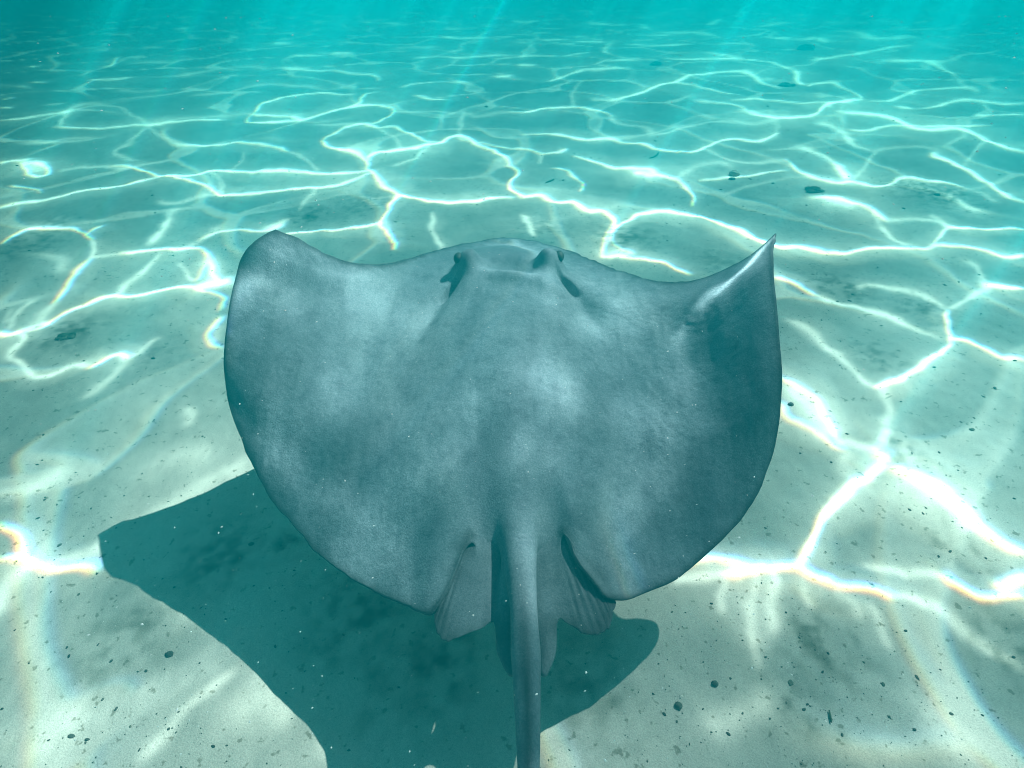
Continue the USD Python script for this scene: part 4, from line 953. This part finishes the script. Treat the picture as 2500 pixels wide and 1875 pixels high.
put_rock("rock", "dark green algae-covered lumpy rock on the sand beyond the right wing tip", "rock", 1993, 455, 0.033, algae_mat, 101, 0.45, 0.55, 6)
put_rock("rock", "dark weedy lump on the sand at the left edge, left of the raised left wing", "rock", 158, 818, 0.020, algae_mat, 111, 0.35, 0.6, 7)
put_rock("rock", "dark lone rock far off in the haze near the top right", "rock", 1968, 120, 0.080, algae_mat, 121, 0.6, 0.35, 2)
put_rock("rock", "faint low dark rock in the hazy distance right of the middle, near the top", "rock", 1603, 157, 0.055, algae_mat, 131, 0.5, 0.4, 3)
put_rock("rock", "low dark rock just in front of a bright curl of light, upper right", "rock", 1917, 205, 0.055, algae_mat, 141, 0.4, 0.4, 3)
put_rock("stone", "reddish brown stone on the sand beyond the ray, right of centre", "stone", 1795, 416, 0.024, brown_mat, 151, 0.8, 0.25, 1)
put_rock("stone", "flat dark stone touching the near side of the reddish brown stone", "stone", 1789, 428, 0.018, stone_mat, 161, 0.5, 0.3, 1)
put_rock("stone", "largest pale-topped grey stone in the sand right of the tail, bottom of the view", "stone", 1657, 1722, 0.0062, stone_mat, 171, 0.8, 0.3, 2)
put_rock("stone", "dark round stone right of the shadow's right corner, just above the largest grey stone", "stone", 1746, 1667, 0.0052, stone_mat, 181, 0.8, 0.25, 1)
put_rock("stone", "black stone in the bright lens-shaped patch of light beside the right wing's edge", "stone", 1931, 987, 0.007, stone_mat, 191, 0.7, 0.3, 1)
put_rock("stone", "dark long stone on the sand below the shadow's left boundary", "stone", 415, 1600, 0.006, stone_mat, 201, 0.6, 0.3, 1)


def twig(label, pix, radius, mat, lift=0.004):
    p = np.array([at(a, b, 0.004) for a, b in pix])
    d = np.r_[0, np.cumsum(np.linalg.norm(np.diff(p, axis=0), axis=1))]
    t = np.linspace(0, d[-1], 24)
    q = np.stack([CubicSpline(d, p[:, k])(t) if len(p) > 2 else np.interp(t, d, p[:, k]) for k in range(3)], 1)
    q[:, 2] = [sand_top(a, b) + lift for a, b in q[:, :2]]
    base = q[0].copy()
    th = thing("twig", label, "twig", base)
    balls = [manifold3d.Manifold.sphere(radius * (0.6 + 0.4 * math.sin(math.pi * (k + 1) / 26)), 8).translate(list(map(float, c - base))) for k, c in enumerate(q)]
    whole = manifold3d.Manifold()
    for a, b in zip(balls[:-1], balls[1:]):
        whole = whole + manifold3d.Manifold.batch_hull([a, b])
    obj("stem", whole, mat, str(th.GetPath()), smooth=50)


twig("thin dark curved twig lying on the sand beyond the ray's head", [(1588, 378), (1601, 374), (1608, 366)], 0.0045, algae_mat)
twig("short dark straight twig lying on the sand, left of the curved twig", [(1333, 443), (1344, 439), (1353, 434)], 0.004, algae_mat)
twig("thin dark forked twig stuck in the sand at the lower right", [(2024, 1735), (2027, 1750), (2029, 1764)], 0.0016, algae_mat, 0.003)

# small chips one can still pick out: a few shapes, many copies
chips = []
for k in range(6):
    p = UsdGeom.Xform.Define(stage, f"/World/Looks/chip_shape_{k}")
    m = rock(1.0, 300 + k, 0.55, 0.45, 1)
    usdkit.mesh(stage, f"/World/Looks/chip_shape_{k}/chip", m, stone_mat, smooth=False)
    p.GetPrim().SetSpecifier(Sdf.SpecifierClass)
    chips.append(p.GetPath())
SEEN = [(c[0] + x / c[2], c[1] + y / c[2], s) for c, spots in (
    ((1550, 1100, 2.141), [(810, 1220, 16), (1080, 1490, 13), (680, 410, 10), (1640, 540, 14), (1430, 320, 15), (1980, 1080, 14), (1420, 935, 14), (765, 1135, 12), (980, 1160, 11), (1300, 1220, 14), (1480, 1180, 14), (790, 845, 13), (640, 630, 8), (485, 1490, 12),
                           (150, 1390, 13), (215, 1430, 10), (1660, 1370, 13), (1460, 1460, 12), (1820, 1380, 10), (1980, 255, 14), (1010, 1060, 13), (900, 1330, 14), (880, 1360, 11), (340, 1540, 9), (1830, 570, 10), (1580, 565, 9), (260, 860, 9), (190, 860, 8), (400, 800, 11), (1060, 480, 7), (1500, 340, 8), (1700, 420, 9), (1200, 1100, 9), (1110, 1290, 8), (1600, 1140, 9), (1750, 1200, 8), (560, 1380, 8), (420, 1480, 8)]),
    ((0, 1100, 2.141), [(365, 1080, 15), (590, 1110, 12), (520, 1025, 10), (775, 1170, 12), (545, 1310, 12), (620, 1365, 15), (380, 1500, 14), (465, 1520, 13), (15, 1355, 12), (900, 1480, 15), (940, 1500, 11), (695, 1460, 9), (880, 940, 9), (410, 750, 10), (210, 645, 9), (300, 475, 13), (430, 435, 8),
                       (1325, 520, 14), (1480, 525, 10), (925, 740, 13), (1420, 750, 8), (1340, 740, 7), (1550, 660, 9), (950, 240, 9), (1130, 1570, 12), (745, 1585, 9), (70, 930, 9), (350, 1030, 11), (1060, 1140, 8), (1065, 1320, 8), (150, 1110, 8), (260, 1520, 9), (980, 950, 7), (190, 340, 9), (780, 240, 8), (290, 270, 8), (1800, 980, 12), (1450, 1050, 13), (1600, 1170, 8)]),
    ((1800, 550, 2.37), [(1345, 1205, 15), (1475, 970, 14), (1125, 850, 13), (935, 1045, 9), (540, 1380, 10), (360, 1330, 12), (650, 440, 12), (580, 440, 12), (480, 570, 9), (590, 690, 9), (810, 250, 10), (700, 545, 8), (1600, 795, 12), (630, 1220, 12), (1410, 1020, 8), (1000, 1340, 7), (1270, 1430, 10), (1160, 1330, 10)]),
    ((0, 500, 2.37), [(1050, 310, 9), (885, 885, 11), (685, 1000, 10), (245, 1320, 11), (125, 1355, 9), (890, 1240, 8), (900, 50, 9), (190, 1070, 9), (770, 1045, 8), (610, 390, 7), (480, 890, 11), (1300, 240, 10), (240, 1470, 10), (210, 1495, 9)]),
    ((0, 0, 1.7696), [(660, 850, 12), (1250, 740, 9), (1330, 920, 14), (2060, 880, 12), (1180, 870, 7), (2100, 455, 14), (1600, 860, 7)]),
    ((1250, 0, 1.7696), [(1840, 835, 16), (1690, 905, 12), (1130, 780, 14), (905, 805, 10), (1105, 460, 11), (620, 605, 13), (1275, 875, 10), (320, 545, 10), (1600, 850, 8), (700, 880, 8), (2110, 745, 8), (1030, 765, 9), (1000, 880, 7), (1150, 795, 8), (1700, 510, 9)])) for x, y, s in spots]
r = np.random.default_rng(5)
ZONES = {"in_shadow": "in the stingray's shadow", "left_front": "on lit sand at the lower left", "right_front": "on lit sand at the lower right",
         "right_side": "right of the ray's right wing", "left_side": "left of the ray's left wing", "beyond_left": "on far sand beyond the left wing", "beyond_right": "on far sand beyond the ray's right half"}


def zone(px, py):
    if py < 560:
        return "beyond_left" if px < 1250 else "beyond_right"
    if px > 1450:
        return "right_side" if py < 1250 else "right_front"
    if py < 1110 or (px < 300 and py < 1300):
        return "left_side"
    edge_y = np.interp(px, [245, 480, 700, 860], [1400, 1510, 1680, 1880])
    return "in_shadow" if px > 245 and py < edge_y else "left_front"


found = {}
for px, py, s in SEEN:
    p = at(px, py, 0.0)
    reach = np.linalg.norm(p - [0, 0, EYE])
    found.setdefault(zone(px, py), []).append((s * r.uniform(0.75, 1.1), reach, p))
for name, chips_here in found.items():
    where = ZONES[name]
    for rank, (s, reach, p) in enumerate(sorted(chips_here, key=lambda c: -c[0])):
        size = 0.24 * s * (1.35 if rank == 0 else 1.0) / 1490.0 * reach
        label = f"largest of the small dark stone chips {where}" if rank == 0 else f"small dark stone chip {where}"
        x = thing("stone_chip", label, "stone chip", (p[0], p[1], sand_top(p[0], p[1]) + 0.15 * size), f"small dark stone chips {where}")
        x.AddRotateZOp().Set(float(r.uniform(0, 360)))
        x.AddScaleOp().Set(Gf.Vec3f(float(size * r.uniform(0.9, 1.6)), float(size), float(size * r.uniform(0.7, 1.1))))
        x.GetPrim().GetReferences().AddInternalReference(chips[int(r.integers(6))])
        x.GetPrim().SetInstanceable(True)


def scatter(points, sizes, rng):
    """Many little eight-sided bits as one mesh."""
    o = np.array([[1, 0, 0], [-1, 0, 0], [0, 1, 0], [0, -1, 0], [0, 0, 1], [0, 0, -1]], float)
    f = np.array([[0, 2, 4], [2, 1, 4], [1, 3, 4], [3, 0, 4], [2, 0, 5], [1, 2, 5], [3, 1, 5], [0, 3, 5]])
    n = len(points)
    v = o[None] * rng.uniform(0.5, 1.3, (n, 6, 1)) * sizes[:, None, None]
    a = rng.uniform(0, 2 * np.pi, n)
    c, s_ = np.cos(a)[:, None], np.sin(a)[:, None]
    v[..., 0] *= 1.5
    v[..., 2] *= 0.6
    w = np.stack([v[..., 0] * c - v[..., 1] * s_, v[..., 0] * s_ + v[..., 1] * c, v[..., 2]], -1) + points[:, None]
    return w.reshape(-1, 3), (f[None] + 6 * np.arange(n)[:, None, None]).reshape(-1, 3)


n = 13000
yy = 0.25 + 4.2 * r.random(n) ** 1.7
xx = r.uniform(-1, 1, n) * (0.88 * np.sqrt(yy ** 2 + 0.95) + 0.1)
clump = meshkit.fbm(np.stack([xx * 3.5, yy * 3.5, 0 * xx], -1), 3, 81)
keep = clump > 0.36 + 0.28 * r.random(n)
xx, yy = xx[keep], yy[keep]
zz = sand_height(xx, yy)
sizes = 0.00075 * np.exp(r.normal(0.0, 0.5, len(xx))) * (0.8 + 0.35 * yy)
bits_mat = usdkit.material(stage, "/World/Looks/sand_bits", {
    "geo": ("geometry", {}),
    "a": ("rgb_ramp", {"ramp": [(0.0, (0.09, 0.095, 0.075)), (0.45, (0.22, 0.20, 0.165)), (0.8, (0.36, 0.32, 0.26)), (1.0, (0.85, 0.78, 0.68))]}),
    "p": ("principled_bsdf", {"roughness": 0.9, "specular_ior_level": 0.2})}, [("geo.random_per_island", "a.fac"), ("a.color", "p.base_color")], surface="p.BSDF")
bits = obj("sand_debris", scatter(np.stack([xx, yy, zz + 0.0004], -1), sizes, r), bits_mat, smooth=False)
tag(bits, "fine dark grit and shell crumbs strewn over the sand", "debris", kind="stuff")

n = 2600
deep = 0.45 + 2.6 * r.random(n) ** 1.2
px, py = r.uniform(0, 2500, n), r.uniform(0, 1875, n)
P_ = np.array([np.array([0, 0, EYE]) + (lambda d: d / np.linalg.norm(d))(at(a, b, -50) - [0, 0, EYE]) * t for a, b, t in zip(px, np.maximum(py, 40), deep)])
P_ = P_[(P_[:, 2] > 0.12) & (P_[:, 2] < 1.1)]
sizes = np.minimum(0.0005 * np.exp(r.normal(0, 0.4, len(P_))), 0.0009)
motes_mat = usdkit.material(stage, "/World/Looks/floating_sand", {"p": ("principled_bsdf", {"base_color": (0.85, 0.85, 0.8), "roughness": 0.8, "subsurface_weight": 0.0})}, surface="p.BSDF")
motes = obj("suspended_particles", scatter(P_, sizes, r), motes_mat, smooth=False)
tag(motes, "tiny pale particles of sand drifting in the water", "particles", kind="stuff")
